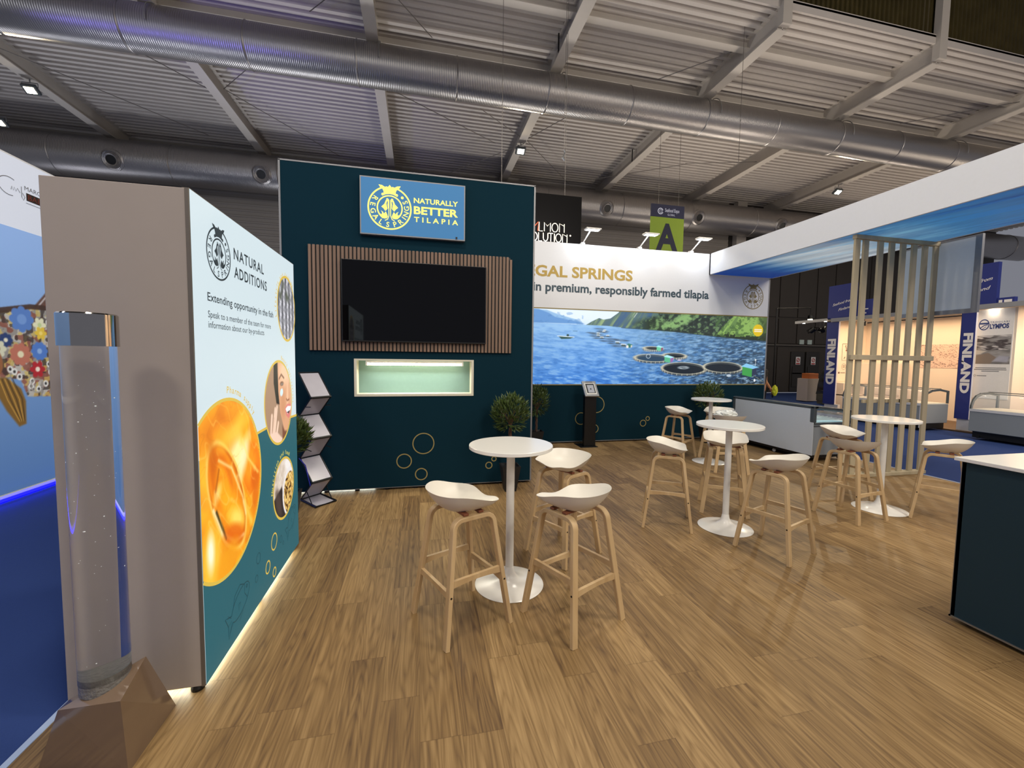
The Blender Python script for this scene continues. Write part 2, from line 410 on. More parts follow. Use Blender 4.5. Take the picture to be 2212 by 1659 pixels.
# corrugated roof deck, ridges along x
ZR, P = 9.7, .215
mat('roof_sheet', 'c0b8b0', .6, 0, var=.08, vscale=1.5)
mb = MB(); prof = []
y = 8.35
while y < 18.7:
    prof += [(y, ZR+.02), (y+.055, ZR+.02), (y+.085, ZR-.085), (y+.185, ZR-.085)]; y += P
vs = [(x, py_, pz_) for py_, pz_ in prof for x in (-24, 34)]
ceiling = MB().add(vs, [(2*i, 2*i+1, 2*i+3, 2*i+2) for i in range(len(prof)-1)]).box(-24, 34, 8.3, 18.8, ZR+.05, ZR+.12).box(-24, 34, 8.30, 8.35, ZR-.10, ZR+.10).build('ceiling', 'roof_sheet')
struct(ceiling)
mat('beam_paint', 'b8b0a6', .6, 0, var=.05, vscale=3)
def ibeam(x):
    return (MB().box(x-.14, x+.14, 8.33, 18.6, 9.14, 9.17).box(x-.012, x+.012, 8.33, 18.6, 9.15, ZR-.06).box(x-.12, x+.12, 8.33, 18.6, ZR-.08, ZR-.055)
            .box(x-.12, x+.12, 8.2, 8.33, 9.2, 14).box(x-.12, x+.12, 8.33, 8.36, 9.2, 14))
for x in (-19.8, -15.2, -10.5, -5.72, -1.09, 3.48, 8.03, 12.66, 17.35, 22, 26.6):
    ibeam(x).build('roof_beam', 'beam_paint', ceiling)
for y_ in (9.4, 11.35):
    MB().box(-24, 34, y_-.10, y_+.10, 9.42, 9.44).box(-24, 34, y_-.02, y_+.02, 9.44, 9.64).build('purlin', 'beam_paint', ceiling)
# translucent vertical sheeting above the low roof
m = mat('smoked_sheeting', '40381f', .2, 0, var=.5, vscale=2.5, coat=.4)
mb = MB(); prof = []
x = -24
while x < 34: prof += [(x, 8.42), (x+.05, 8.42), (x+.07, 8.46), (x+.12, 8.46)]; x += .14
vs = [(x, y_, z) for x, y_ in prof for z in (9.8, 14)]
struct(MB().add(vs, [(2*i, 2*i+1, 2*i+3, 2*i+2) for i in range(len(prof)-1)]).build('trim_2', m))
# hall roof continues higher behind the sheeting, over the stand
struct(MB().box(-24, 34, -8, 8.3, 14, 14.1).build('ceiling', mat('high_roof', '4a4640', .8)))

# end wall of the hall: ribbed cladding on the left, dark boarded wall with doors on the right
mat('cladding', '8f8880', .55, .1, var=.06, vscale=1.2)
prof = []; z = 4.5
while z < 8.9: prof += [(z, 18.6), (z+.12, 18.6), (z+.14, 18.58), (z+.2, 18.58)]; z += .22
vs = [(x, y_, z) for z, y_ in prof for x in (-24, 15.3)]
wb = MB().add(vs, [(2*i, 2*i+1, 2*i+3, 2*i+2) for i in range(len(prof)-1)]).box(-24, 15.3, 18.63, 18.75, 0, 9.8).build('wall_back', 'cladding'); struct(wb)
mat('dark_board', '37322d', .7, var=.1, vscale=2)
mb = MB().box(15.3, 34, 18.62, 18.8, 0, 9.8)
for z0, z1 in ((0, 2.45), (2.6, 3.95), (4.0, 8.6)):
    x = 16.2
    while x < 30:
        if not (z0 == 0 and 19.2 < x+.6 < 22.2): mb.rbox(x+.02, x+1.16, 18.56, 18.64, z0+.02, z1-.02, .012)
        x += 1.2
wr = mb.build('wall_right', 'dark_board'); struct(wr)
struct(MB().box(15.3, 34, 18.48, 18.56, 2.5, 2.56).build('trim_3', mat('rail_grey', '57534e', .6)))
struct(MB().box(15.55, 16.1, 18.3, 18.6, 0, 9.6).build('trim_4', 'beam_paint'))
struct(MB().box(4.3, 4.75, 18.2, 18.55, 0, 9.2).build('trim_5', 'beam_paint'))
mat('sign_white', 'd8d8d8', .6); mat('sign_red', 'a02828', .6)
for i, x in enumerate((19.45, 20.45)):
    d = struct(MB().rbox(x, x+.88, 18.5, 18.6, .05, 2.2, .02).rbox(x+.1, x+.78, 18.47, 18.5, .3, 1.4, .01).build('door_%d' % (i+1), mat('door_dark', '24211e', .6)))
    MB().box(x+.08, x+.7, 18.47, 18.49, 1.0, 1.06).build('push_bar', 'black_metal', d)
    f = lambda u, v, x=x: (x+.42+u, 18.465, 1.72+v)
    s = MB().flat([(-.15, -.22), (.15, -.22), (.15, .2), (-.15, .2)], f).build('notice', 'sign_white', d)
    g = lambda u, v, x=x: (x+.42+u, 18.46, 1.72+v)
    MB().ring(0, .03, .07, .11, g, 20).stroke([(-.07, -.04), (.07, .1)], .03, g).flat([(-.12, -.2), (.12, -.2), (.12, -.13), (-.12, -.13)], g).build('prohibition_mark', 'sign_red', s)
    tag(MB().rbox(x+.62-i*.9, x+.9-i*.9+.0, 18.5, 18.56, 2.6, 2.85, .01).build('exit_light', mat('exit_box', 'a8b4ac', .5, emis=.25)),
        'small pale %s emergency light box on the dark wall above the doors' % ('left-hand' if i == 0 else 'right-hand'), 'emergency light') if False else None
for i, x in enumerate((19.98, 20.5)):
    tag(MB().rbox(x, x+.26, 18.5, 18.56, 2.6, 2.84, .01).build('emergency_light', mat('exit_box', '8f9a94', .5, emis=.15)),
        'small pale emergency light box above the doors, the %s one' % ('left' if i == 0 else 'right'), 'emergency light', 'emergency lights above the doors')

# ------------------------------------------------------------------ air ducts
def duct_mat():
    m = bpy.data.materials.new('spiral_duct'); m.use_nodes = True; nt = m.node_tree; N = nt.nodes; L = nt.links; b = N['Principled BSDF']
    b.inputs['Metallic'].default_value = .9; b.inputs['Roughness'].default_value = .38; b.inputs['Base Color'].default_value = (*lin('9c9896'), 1)
    tc = N.new('ShaderNodeTexCoord'); wv = N.new('ShaderNodeTexWave'); wv.bands_direction = 'X'; wv.inputs['Scale'].default_value = 7.5; wv.inputs['Distortion'].default_value = .6; wv.inputs['Detail'].default_value = 1; wv.inputs['Detail Scale'].default_value = .4
    L.new(tc.outputs['Object'], wv.inputs['Vector'])
    nz = N.new('ShaderNodeTexNoise'); nz.inputs['Scale'].default_value = 1.1; L.new(tc.outputs['Object'], nz.inputs['Vector'])
    ad = N.new('ShaderNodeMath'); ad.operation = 'MULTIPLY_ADD'; L.new(nz.outputs['Fac'], ad.inputs[0]); ad.inputs[1].default_value = 2.5; L.new(wv.outputs['Fac'], ad.inputs[2])
    bp = N.new('ShaderNodeBump'); bp.inputs['Strength'].default_value = .45; bp.inputs['Distance'].default_value = .008
    L.new(ad.outputs[0], bp.inputs['Height']); L.new(bp.outputs[0], b.inputs['Normal'])
    MATS['duct'] = m
duct_mat()
t = thing('air_duct', 'large silver spiral duct crossing the roof nearest the camera', 'air duct', (0, 10.95, 8.64))
prof = [(.46, x) for x in np.linspace(-24, 34, 60)]
o = MB().lathe(prof, n=48, axis='x').build('duct_pipe', 'duct', t, smooth=True)
for x in np.arange(-22.4, 34, 2.33):
    MB().lathe([(.462, x-.02), (.475, x), (.462, x+.02)], n=48, axis='x', cap=False).build('seam_ring', 'duct', t, smooth=True)
for x in (-19.8, -15.2, -10.5, -5.72, -1.09, 3.48, 8.03, 12.66, 17.35, 22):
    MB().tube([(x+.18, -.5*math.cos(a), .5*math.sin(a)) for a in np.linspace(-.2, math.pi+.2, 18)][::-1], .012, 5).tube([(x+.18, 0, .46), (x, 0, .56)], .02, 6).build('hanger_strap', 'alu', t)
# a dent in the pipe
t2 = thing('air_duct', 'silver spiral duct with round air nozzles along the end wall', 'air duct', (0, 17.45, 8.32))
MB().lathe([(.66, x) for x in np.linspace(-24, 34, 60)], n=48, axis='x').build('duct_pipe', 'duct', t2, smooth=True)
for x in (-19.0, -14.5, -10.0, -5.5, -1.05, 3.4, 7.8, 12.26, 16.74, 21.2):
    d = Vector((0, -.9, -.35)).normalized()
    c0 = d*.60
    M4 = d.to_track_quat('Z', 'Y').to_matrix().to_4x4(); M4.translation = Vector((x, c0.y, c0.z))
    def lat(pr, n=28):
        q = MB().lathe(pr, n=n, cap=False); q.v = [tuple(M4 @ Vector(v)) for v in q.v]; return q
    nz = lat([(.33, -.05), (.33, .05), (.27, .10), (.23, .08), (.19, .16), (.15, .14), (.13, .05)]).build('air_nozzle', 'duct', t2, smooth=True)
    lat([(.001, .11), (.15, .11), (.15, .08), (.001, .08)]).build('nozzle_opening', 'black_plastic', nz)
for x in np.arange(-22, 34, 3.4):
    MB().lathe([(.662, x-.02), (.678, x), (.662, x+.02)], n=48, axis='x', cap=False).build('seam_ring', 'duct', t2, smooth=True)

# ------------------------------------------------------------------ floodlights on the beams
def lamp_head(p, label, power=900, tilt=R(35)):
    t = thing('floodlight', label, 'floodlight', p, 0, 'floodlights under the roof')
    M4 = Matrix.Rotation(-tilt, 4, 'X')
    MB().rbox(-.17, .17, -.13, .13, 0, .10, .02, M4).build('housing', 'dark_grey_plastic', t)
    MB().box(-.11, .11, -.08, .08, -.004, .0, M4).build('lens', mat('lamp_lens', 'ffffff', emis=60, ecol='ffe9b8'), t)
    MB().tube([(-.18, 0, .05), (-.18, 0, .2), (.18, 0, .2), (.18, 0, .05)], .012, 6).tube([(0, 0, .2), (0, 0, .305 if p[2] > 8.7 else 1.0)], .015, 6).build('bracket', 'alu_dull', t)
    spot('floodlight_beam', (p[0], p[1]-.05, p[2]-.08), (p[0]*.8, p[1]-7, 0), power, 130, (1, .86, .62), 1., .12)
lamp_head((-10.45, 14.5, 8.83), 'lit floodlight under the leftmost beam in view, yellowish glare', 900)
lamp_head((3.44, 14.5, 8.83), 'lit floodlight right above the dark display wall with the television', 700)
lamp_head((17.28, 14.6, 8.83), 'lit floodlight above the white canopy fascia, rightmost under the roof', 900)
lamp_head((-12.5, 16.2, 8.6), 'floodlight cut by the left edge of the picture', 500)

# bracing rods and wires under the roof
mat('steel_cable', '7c7772', .4, .7)
rods = [((-7.2, 12.27), (-5.75, 14.1), 9.2, 9.2), ((-3.9, 12.3), (-5.55, 14.1), 9.35, 9.35), ((-5.5, 14.17), (-3.0, 17.6), 9.35, 9.35), ((-2.4, 10.57), (-1.6, 9.75), 9.35, 9.35),
        ((-.67, 9.5), (.3, 10.7), 9.35, 9.35), ((1.8, 13.0), (3.4, 14.3), 9.2, 9.2), ((-.85, 12.5), (2.54, 14.5), 9.1, 9.0), ((3.5, 14.3), (1.2, 16.9), 9.0, 8.9), ((3.6, 14.4), (4.6, 12.6), 9.2, 9.2),
        ((3.6, 14.4), (6.2, 17.2), 9.2, 9.1), ((6.35, 10.7), (7.95, 9.4), 9.3, 9.5), ((7.0, 16.6), (10.2, 14.8), 9.1, 9.3), ((10.1, 14.8), (12.7, 14.0), 9.3, 9.3), ((15.0, 10.75), (17.3, 9.2), 9.3, 9.4), ((-10.4, 13.5), (-7.2, 17.0), 9.3, 9.3)]
for i, (a, b_, z0, z1) in enumerate(rods):
    MB().tube([(a[0], a[1], z0), (b_[0], b_[1], z1)], .011, 6).build('bracing_rod', 'steel_cable', ceiling)
def wire(x, y, z0, z1, label, hook=False):
    t = thing('hanging_wire', label, 'wire', (x, y, z0))
    MB().tube([(0, 0, 0), (0, 0, z1-z0)], .0055, 5).build('wire_strand', 'steel_cable', t)
    if hook:
        MB().tube([(0, 0, 0), (.02, 0, -.05), (0, 0, -.1), (-.03, 0, -.16), (.02, 0, -.22)], .02, 6).build('turnbuckle', 'alu', t)
wire(3.12, 9.0, 6.25, 9.68, 'thin wire with a small turnbuckle hanging right of the lit floodlight', True)
wire(3.19, 9.1, 5.28, 9.68, 'short thin wire holding the black hanging banner box')
wire(7.6, 9.0, 6.5, 9.68, 'long thin wire hanging in front of the duct, right of centre')
wire(1.74, 9.1, 5.28, 9.68, 'thin wire going down behind the top of the television wall')
wire(7.3, 12.0, 6.52, 9.68, 'thin wire carrying the left edge of the green A sign')
wire(8.0, 12.0, 6.52, 9.2, 'thin wire carrying the right edge of the green A sign')
for (x, y_) in ((3.48, 12.4), (3.48, 10.2), (8.03, 14.9)):
    MB().tube([(x-.14, y_, 9.18), (x-.14, y_, 9.7)], .02, 5).tube([(x+.14, y_, 9.18), (x+.14, y_, 9.7)], .02, 5).tube([(x-.15, y_, 9.18), (x+.15, y_, 9.18)], .025, 5).build('ratchet_strap', 'black_plastic', ceiling)

# ================================================================== backlit box on the left (prints on its long side)
LX0, LX1, LY0, LY1, LZ0, LZ1 = -1.578, -1.021, 2.209, 3.80, .035, 2.40
t = thing('lightbox_stand', 'tall free-standing lightbox with tan end panel and glowing white and teal print', 'lightbox', ((LX0+LX1)/2, (LY0+LY1)/2, 0))
loc = Vector(t.location)
def child(mb, name, material, parent=t, off=None, smooth=False):
    """build with world coordinates under a thing that is not at the origin"""
    o_ = Vector(parent.location) if off is None else off
    mb.v = [tuple(Vector(v)-o_) for v in mb.v]
    return mb.build(name, material, parent, smooth)
child(MB().box(LX0, LX1-.022, LY0+.006, LY1, LZ0, LZ1), 'box_body', mat('grey_board', '8a8078', .7))
child(MB().rbox(LX0, LX1-.016, LY0-.006, LY0+.006, LZ0, LZ1, .003), 'end_panel', 'tan_board')
child(MB().box(LX1-.016, LX1-.001, LY0-.008, LY0+.006, LZ0, LZ1).box(LX1-.03, LX1-.001, LY1-.006, LY1+.006, LZ0, LZ1).box(LX1-.03, LX1-.001, LY0, LY1, LZ1-.008, LZ1+.004).box(LX1-.03, LX1-.001, LY0, LY1, LZ0-.004, LZ0+.008), 'profile_frame', mat('profile_dark', '6c645c', .5, .4))
fs = lambda d: (lambda u, v: (LX1+d, u, v))
LIT = .80
glow('lit_white', 'cfe0e8', LIT); glow('lit_teal', '24606c', LIT); glow('lit_gold', 'd6b64a', .85); glow('lit_slate', '33414b', .3, .6); glow('lit_teal_line', '1b4a55', .6)
panel = child(MB().flat([(LY0, LZ0), (LY1, LZ0), (LY1, LZ1), (LY0, LZ1)], fs(0)), 'print_face', 'lit_white')
o0 = loc
def pr(mb, name, material, parent=panel): return child(mb, name, material, parent, o0)
# teal lower field with a curved top
top = [(LY0+.001, 1.34)]
for k in range(0, 25): top.append((2.9+(LY1-2.9)*k/24-.0, 1.145+.012*math.sin(k/24*3.14)))
pr(MB().flat([(LY0, LZ0), (LY1-.001, LZ0)]+top[::-1][:-1]+[(LY0, 1.145)], fs(.0012)), 'teal_field', 'lit_teal')
pr(MB().stroke([p for p in top[1:]], .018, fs(.0018)), 'gold_line', 'lit_gold')
# pharma picture: big circle cut by the near edge
CU, CV, CR = 2.495, .93, .475
P1 = Paint(150, 175, LY0, 3.0, .43, 1.42, 'f0981c')
n = P1.noise(.16, .10, 1, 3, 30); P1.mix(n, 'ffb81e'); P1.mix(np.clip((P1.noise(.2, .12, 5, 2, -40)-.55)*3, 0, 1), 'd25e0a', .8)
P1.ell(2.62, 1.08, .14, .10, 'fff6b0', .9, -50, .05); P1.ell(2.40, 1.22, .22, .13, 'e27a14', .8, 10, .05); P1.ell(2.42, 1.20, .13, .07, 'ffae28', .8, 20, .03)
P1.ell(2.27, 1.02, .10, .16, 'ffc53a', .7, 0, .05); P1.ell(2.83, .95, .14, .17, 'f07c10', .9, 10, .02); P1.ell(2.80, .98, .09, .11, 'ff9a1c', .9, 10, .03); P1.ell(2.87, .88, .06, .07, 'd85c08', .7, 0, .02)
P1.ell(2.50, .87, .36, .17, 'c65a06', 1, -62, .012); P1.ell(2.49, .88, .34, .15, 'f08c14', 1, -62, .012); P1.ell(2.43, .98, .17, .095, 'e06a08', 1, -62, .02); P1.ell(2.44, .96, .14, .07, 'ff9e18', 1, -62, .02)
P1.ell(2.53, .80, .17, .075, 'ffb01e', .9, -50, .03); P1.ell(2.60, .72, .10, .05, 'ffe26a', .9, -30, .03); P1.ell(2.50, .87, .36, .17, 'ffd060', .9, -62, .006, ring=.016); P1.line([(2.33, .86), (2.42, .70), (2.56, .60), (2.68, .59)], .02, 'fff2b8', .9, .008); P1.line([(2.36, .84), (2.46, .66)], .018, '1e2418', .8, .006)
P1.mix(np.clip((.05-np.abs(P1.noise(.22, .09, 17, 2, -55)-.5))*22, 0, 1), 'ffe08a', .32); P1.mix(np.clip((.035-np.abs(P1.noise(.17, .10, 19, 2, 35)-.46))*24, 0, 1), 'c06010', .22)
P1.ell(2.60, 1.22, .16, .05, 'ffd24a', .7, 18, .03); P1.ell(2.34, 1.12, .04, .12, 'c85c08', .6, 12, .02); P1.ell(2.72, 1.05, .05, .12, 'fff8c8', .85, -30, .03); P1.ell(2.88, .78, .05, .12, 'e06c0c', .8, -15, .02); P1.line([(2.70, .78), (2.80, .62)], .03, 'ffd860', .8, .02); P1.line([(2.40, 1.10), (2.55, 1.02), (2.68, .82), (2.72, .70)], .014, 'ffe9a0', .8, .008)
P1.ell(2.56, .64, .13, .06, 'e2640a', .8, -20, .02); P1.ell(2.30, .60, .09, .18, 'ffc640', .9, 0, .03); P1.ell(2.29, .66, .035, .09, 'fffbe0', .95, 0, .02); P1.ell(2.47, .52, .14, .09, 'f2a01a', .9, 20, .03); P1.ell(2.38, .93, .03, .05, 'fff0a0', .6, -40, .02)
P1.line([(2.40, 1.05), (2.36, .95)], .012, '7a2c04', .6, .01); P1.line([(2.7, 1.15), (2.78, 1.02), (2.92, .9)], .015, 'ffe27a', .8, .01)
Mg = attr_mat('pharma_picture', .85, .25)
P1.mesh('round_picture', lambda x, y: (LX1+.0026-o0.x, x-o0.y, y-o0.z), Mg, panel, keep=lambda X, Y: ((X-CU)**2+(Y-CV)**2 < CR**2))
pr(MB().ring(CU, CV, CR-.006, CR+.012, fs(.0036), 60, -127, 127), 'gold_ring', 'lit_gold')
def lit_disc(cx, cy, rx, ry, P_, nm):
    P_.mesh('round_picture', lambda x, y: (LX1+.0044-o0.x, x-o0.y, y-o0.z), attr_mat(nm, .85, .25), panel, keep=lambda X, Y: ((X-cx)/rx)**2+((Y-cy)/ry)**2 < 1)
    mb = MB(); n = 56
    vs = []; k_ = []
    for i in range(n):
        a = 2*math.pi*i/n
        for s_ in (-.004, .014): vs.append(fs(.0054)(min(cx+(rx+s_)*math.cos(a), LY1-.002), cy+(ry+s_)*math.sin(a)))
    mb.add(vs, [(2*i, 2*i+1, (2*i+3) % (2*n), (2*i+2) % (2*n)) for i in range(n)])
    pr(mb, 'gold_ring', 'lit_gold')
# knitted fabric
P2 = Paint(60, 90, 3.36, 3.80, 1.74, 2.28, '8e9098')
P2.mix(.5+.5*np.sin(P2.X*2*math.pi/.085+np.sin(P2.Y*2*math.pi/.09)*1.1), 'd8d8e2'); P2.mix(np.clip(np.sin(P2.X*2*math.pi/.085+1.4)-.2, 0, 1), '22242c', .9)
P2.mix(np.clip(np.sin(P2.Y*2*math.pi/.035+P2.X*40)-.5, 0, 1), '3a3c46', .4); P2.mix(np.clip((P2.noise(.08, .1, 2)-.5)*2, 0, 1)*(P2.Y > 2.05), '39422e', .7)
lit_disc(3.58, 2.01, .212, .24, P2, 'knit_picture')
# smiling face
P3 = Paint(110, 110, 3.05, 3.68, .98, 1.62, 'a8876e')
P3.poly([(3.26, 1.62), (3.36, 1.62), (3.38, 1.28), (3.30, 1.30), (3.25, 1.45)], '17120f')
P3.poly([(3.34, 1.62), (3.68, 1.62), (3.68, 1.1), (3.56, 1.05), (3.47, 1.07), (3.38, 1.22), (3.345, 1.38)], 'dba47e', soft=.006)
P3.ell(3.50, 1.52, .13, .09, 'f4cfae', .8, 0, .04); P3.ell(3.45, 1.28, .06, .1, 'c98a62', .6, 0, .03); P3.ell(3.56, 1.33, .02, .1, 'f2c8a6', .8, -4, .015)
P3.line([(3.37, 1.475), (3.42, 1.505), (3.48, 1.475)], .014, '7a4a30', 1, .005); P3.ell(3.43, 1.435, .04, .017, '6a3e28', .9); P3.ell(3.435, 1.432, .022, .010, 'f0e4da', .9); P3.ell(3.435, 1.432, .010, .010, '2a1c14', 1)
P3.line([(3.61, 1.47), (3.66, 1.48)], .012, '7a4a30', 1, .005); P3.ell(3.65, 1.432, .03, .014, '5a3624', .9)
P3.line([(3.53, 1.31), (3.55, 1.295), (3.60, 1.30)], .012, '8a4e34', .9, .005); P3.ell(3.42, 1.37, .036, .028, 'd4e8f2', 1, 20, .004)
P3.poly([(3.49, 1.24), (3.55, 1.268), (3.62, 1.262), (3.66, 1.25), (3.65, 1.18), (3.58, 1.15), (3.52, 1.18)], 'dc7e78', soft=.004); P3.poly([(3.505, 1.235), (3.56, 1.25), (3.645, 1.24), (3.62, 1.205), (3.55, 1.19)], 'ffffff', soft=.003); P3.poly([(3.53, 1.205), (3.62, 1.21), (3.58, 1.19)], '1a0c0a', soft=.003)
P3.poly([(3.47, 1.07), (3.56, 1.05), (3.6, .98), (3.42, .98), (3.42, 1.12)], '7c4c38', soft=.01)
for (x0_, y0_, x1_, y1_) in ((3.17, 1.08, 3.20, 1.22), (3.21, 1.07, 3.27, 1.26), (3.24, 1.06, 3.31, 1.27), (3.28, 1.05, 3.33, 1.15)): P3.line([(x0_, y0_), (x1_, y1_)], .034, 'f0cfb8', 1, .004)
P3.poly([(3.16, 1.10), (3.30, 1.09), (3.42, 1.02), (3.36, .98), (3.22, 1.0)], 'f0d0bc', soft=.006); P3.line([(3.20, 1.1), (3.25, 1.2)], .005, 'b07c60', .7)
lit_disc(3.36, 1.30, .295, .30, P3, 'face_picture')
# bowl of pellets
P4 = Paint(80, 90, 3.18, 3.68, .41, .87, 'b8a490')
P4.mix(P4.noise(.05, .05, 3), 'e4d8cc'); P4.poly([(3.18, .6), (3.38, .66), (3.46, .41), (3.2, .41)], '2c2426', soft=.01); P4.ell(3.53, .79, .09, .05, 'f4f0ee', .9, -30, .02); P4.ell(3.30, .55, .05, .12, '4a3c38', .9, 20, .02)
P4.ell(3.56, .57, .17, .19, 'e8e4e4', 1); P4.ell(3.57, .56, .15, .165, 'c89a4a', 1)
d4 = np.hypot((P4.X-3.57)/.15, (P4.Y-.56)/.165) < 1
P4.mix(np.clip((P4.noise(.018, .018, 9, 1)-.5)*4, 0, 1)*d4, 'f2d48c'); P4.mix(np.clip((.42-P4.noise(.02, .02, 11, 1))*5, 0, 1)*d4, '4a2c10')
lit_disc(3.43, .636, .235, .222, P4, 'pellet_picture')
# rings, line-drawn fish
mb = MB(); 
for u, v, r in ((3.196, .315, .062), (3.062, .193, .046), (3.187, .095, .036)): mb.ring(u, v, r-.010, r, fs(.002), 32)
pr(mb, 'gold_bubbles', 'lit_gold')
mb = MB()
for u, v, r in ((2.90, .335, .036), (2.86, .22, .024), (3.34, .27, .028), (3.39, .22, .016)): mb.ring(u, v, r-.005, r, fs(.002), 24)
def fish_outline(mb, cu, cv, s, rot, fn):
    c_, s__ = math.cos(R(rot)), math.sin(R(rot))
    g = lambda u, v: fn(cu+(u*c_-v*s__)*s, cv+(u*s__+v*c_)*s)
    el = [(.5*math.cos(R(a)), .26*math.sin(R(a))) for a in range(-160, 161, 10)]
    mb.stroke(el, .022, g); mb.stroke([(-.47, .09), (-.62, .2), (-.72, .28), (-.66, 0), (-.74, -.26), (-.6, -.16), (-.47, -.09)], .022, g)
    mb.stroke([(-.35, .18), (-.2, .36), (.1, .38), (.25, .24)], .022, g); mb.stroke([(.30, .2), (.22, 0), (.30, -.2)], .018, g); mb.ring(.37, .06, .02, .045, g, 12)
    mb.stroke([(-.02, 0), (-.16, -.1), (-.14, .03), (-.02, 0)], .016, g); mb.stroke([(-.1, -.25), (-.2, -.36), (.02, -.3)], .018, g)
    for k in (-.6, -.64, -.67): mb.stroke([(-.5, (k+.64)*1.5), (k, (k+.64)*6)], .012, g)
pr(mb, 'printed_circles', 'lit_teal_line')
mb = MB(); fish_outline(mb, 2.62, .215, .26, 18, fs(.002)); pr(mb, 'fish_drawing', 'lit_teal_line')
mb = MB(); fish_outline(mb, 3.62, .33, .24, 30, fs(.002)); pr(mb, 'fish_drawing', 'lit_teal_line')
# crest and words
mb = MB(); logo(mb, 2.478, 2.17, .135, fs(.002)); pr(mb, 'crest', 'lit_slate')
mb = MB()
put_text(mb, 'NATURAL', 2.654, 2.187, .46, .062, fs(.002), .016, 1.15); put_text(mb, 'ADDITIONS', 2.654, 2.085, .51, .062, fs(.002), .016, 1.15); pr(mb, 'heading_lettering', 'lit_slate'); mb = MB()
put_text(mb, 'Extending opportunity in the fish', 2.341, 1.915, .94, .042, fs(.002), .008); pr(mb, 'subtitle_lettering', 'lit_slate'); mb = MB()
put_text(mb, 'Speak to a member of the team for more', 2.341, 1.833, .885, .034, fs(.002)); put_text(mb, 'information about our by-products', 2.341, 1.782, .755, .034, fs(.002))
pr(mb, 'body_lettering', 'lit_slate')
mb = MB()
arc_text(mb, 'Pharma supply', CU, CV, CR+.055, .036, 86, -3.55, fs(.002), bold=.012)
arc_text(mb, 'Lifestyle and fashion', 3.58, 2.01, .262, .030, 196, -7.2, fs(.006), bold=.012)
arc_text(mb, 'Beauty applications', 3.36, 1.30, .338, .028, 78, -4.6, fs(.006), bold=.012)
pr(mb, 'gold_lettering', 'lit_gold')
mb = MB(); arc_text(mb, 'Nutrition and food', 3.43, .636, .27, .032, 172, -6.6, fs(.006), bold=.014); pr(mb, 'yellow_lettering', glow('lit_yellow', 'd8cf5a', .85))
# feet and light strip underneath
for x_, y_ in ((LX1-.05, LY0+.03), (LX0+.05, LY0+.03), (LX1-.05, LY1-.05), (LX0+.05, LY1-.05), (LX1-.05, 3.0)):
    child(MB().lathe([(.028, 0), (.03, .012), (.022, .035)], (x_, y_, 0), 16), 'foot', 'black_plastic')
child(MB().box(LX0+.08, LX1-.04, LY0+.03, LY0+.05, LZ0-.008, LZ0-.002).box(LX1-.06, LX1-.04, LY0+.05, LY1-.1, LZ0-.008, LZ0-.002), 'led_strip', mat('led_under', 'ffffff', emis=32, ecol='f4fff4'))

# ================================================================== television wall
FX0, FX1, FY, FZ0, FZ1 = -1.549, 1.449, 5.252, .035, 3.845
t = thing('display_wall', 'tall dark teal fabric wall carrying the television and backlit sign', 'display wall', (-.05, 5.5, 0))
nx0, nx1, nz0, nz1 = -.735, .640, 1.195, 1.600    # niche opening
D = .46
mb = MB().box(FX0+.02, nx0-.03, FY, FY+D, FZ0, FZ1-.01).box(nx1+.03, FX1-.02, FY, FY+D, FZ0, FZ1-.01).box(nx0-.03, nx1+.03, FY, FY+D, FZ0, nz0-.03).box(nx0-.03, nx1+.03, FY, FY+D, nz1+.02, FZ1-.01)
body = child(mb, 'fabric_skin', 'teal_fabric', t)
child(MB().box(FX0, FX0+.02, FY-.004, FY+D, FZ0, FZ1).box(FX1-.02, FX1, FY-.004, FY+D, FZ0, FZ1).box(FX0, FX1, FY-.004, FY+D, FZ1-.01, FZ1+.006).box(FX0, FX1, FY+.0, FY+D, FZ0-.008, FZ0), 'frame_profile', 'alu_dull', t)
fy = lambda d: (lambda u, v: (u, FY-d, v))
mb = MB()
for u, v, r in ((.046, .569, .131), (-.189, .355, .09), (.019, .181, .074), (.878, .256, .043), (.944, .338, .031)): mb.ring(u, v, r-.009, r+.004, fy(.0015), 48)
child(mb, 'printed_bubbles', 'gold_print', t)
for x_ in np.linspace(FX0+.1, FX1-.1, 9):
    child(MB().lathe([(.03, 0), (.03, .01), (.012, .03)], (x_, FY+.05, 0), 12), 'foot', 'black_plastic', t)
child(MB().box(FX0+.1, FX0+1.0, FY+.10, FY+.14, .001, .012), 'led_strip', mat('led_under_dim', 'ffffff', emis=14, ecol='f4fff4'), t)
# niche: green back, pale frame and LED tube
nb = child(MB().box(nx0, nx1, FY+.17, FY+.19, nz0, nz1), 'niche_back', mat('niche_green', '6c8a86', .8), t)
fr = MB()
for a in ((nx0-.03, nx0+.0, nz0-.03, nz1+.02), (nx1, nx1+.03, nz0-.03, nz1+.02), (nx0, nx1, nz0-.03, nz0), (nx0, nx1, nz1, nz1+.02)): fr.box(a[0], a[1], FY-.008, FY+.17, a[2], a[3])
child(fr, 'niche_frame', mat('niche_cream', 'd8d2be', .5), t)
lt = child(MB().tube([(nx0+.12, FY+.02, nz1-.042), (nx1-.12, FY+.02, nz1-.042)], .0145, 12), 'light_tube', mat('tube_glow', 'ffffff', emis=16, ecol='fff2cc'), t)
child(MB().box(nx0+.1, nx1-.1, FY+.01, FY+.03, nz1-.024, nz1-.004).box(nx0+.1, nx0+.12, FY+.004, FY+.036, nz1-.06, nz1-.02).box(nx1-.12, nx1-.1, FY+.004, FY+.036, nz1-.06, nz1-.02), 'tube_holder', 'white_metal', t)
area('niche_lamp', (-.05, FY+.03, nz1-.07), 1.1, 7, (1, .95, .8), (R(-25), 0, 0), .03)
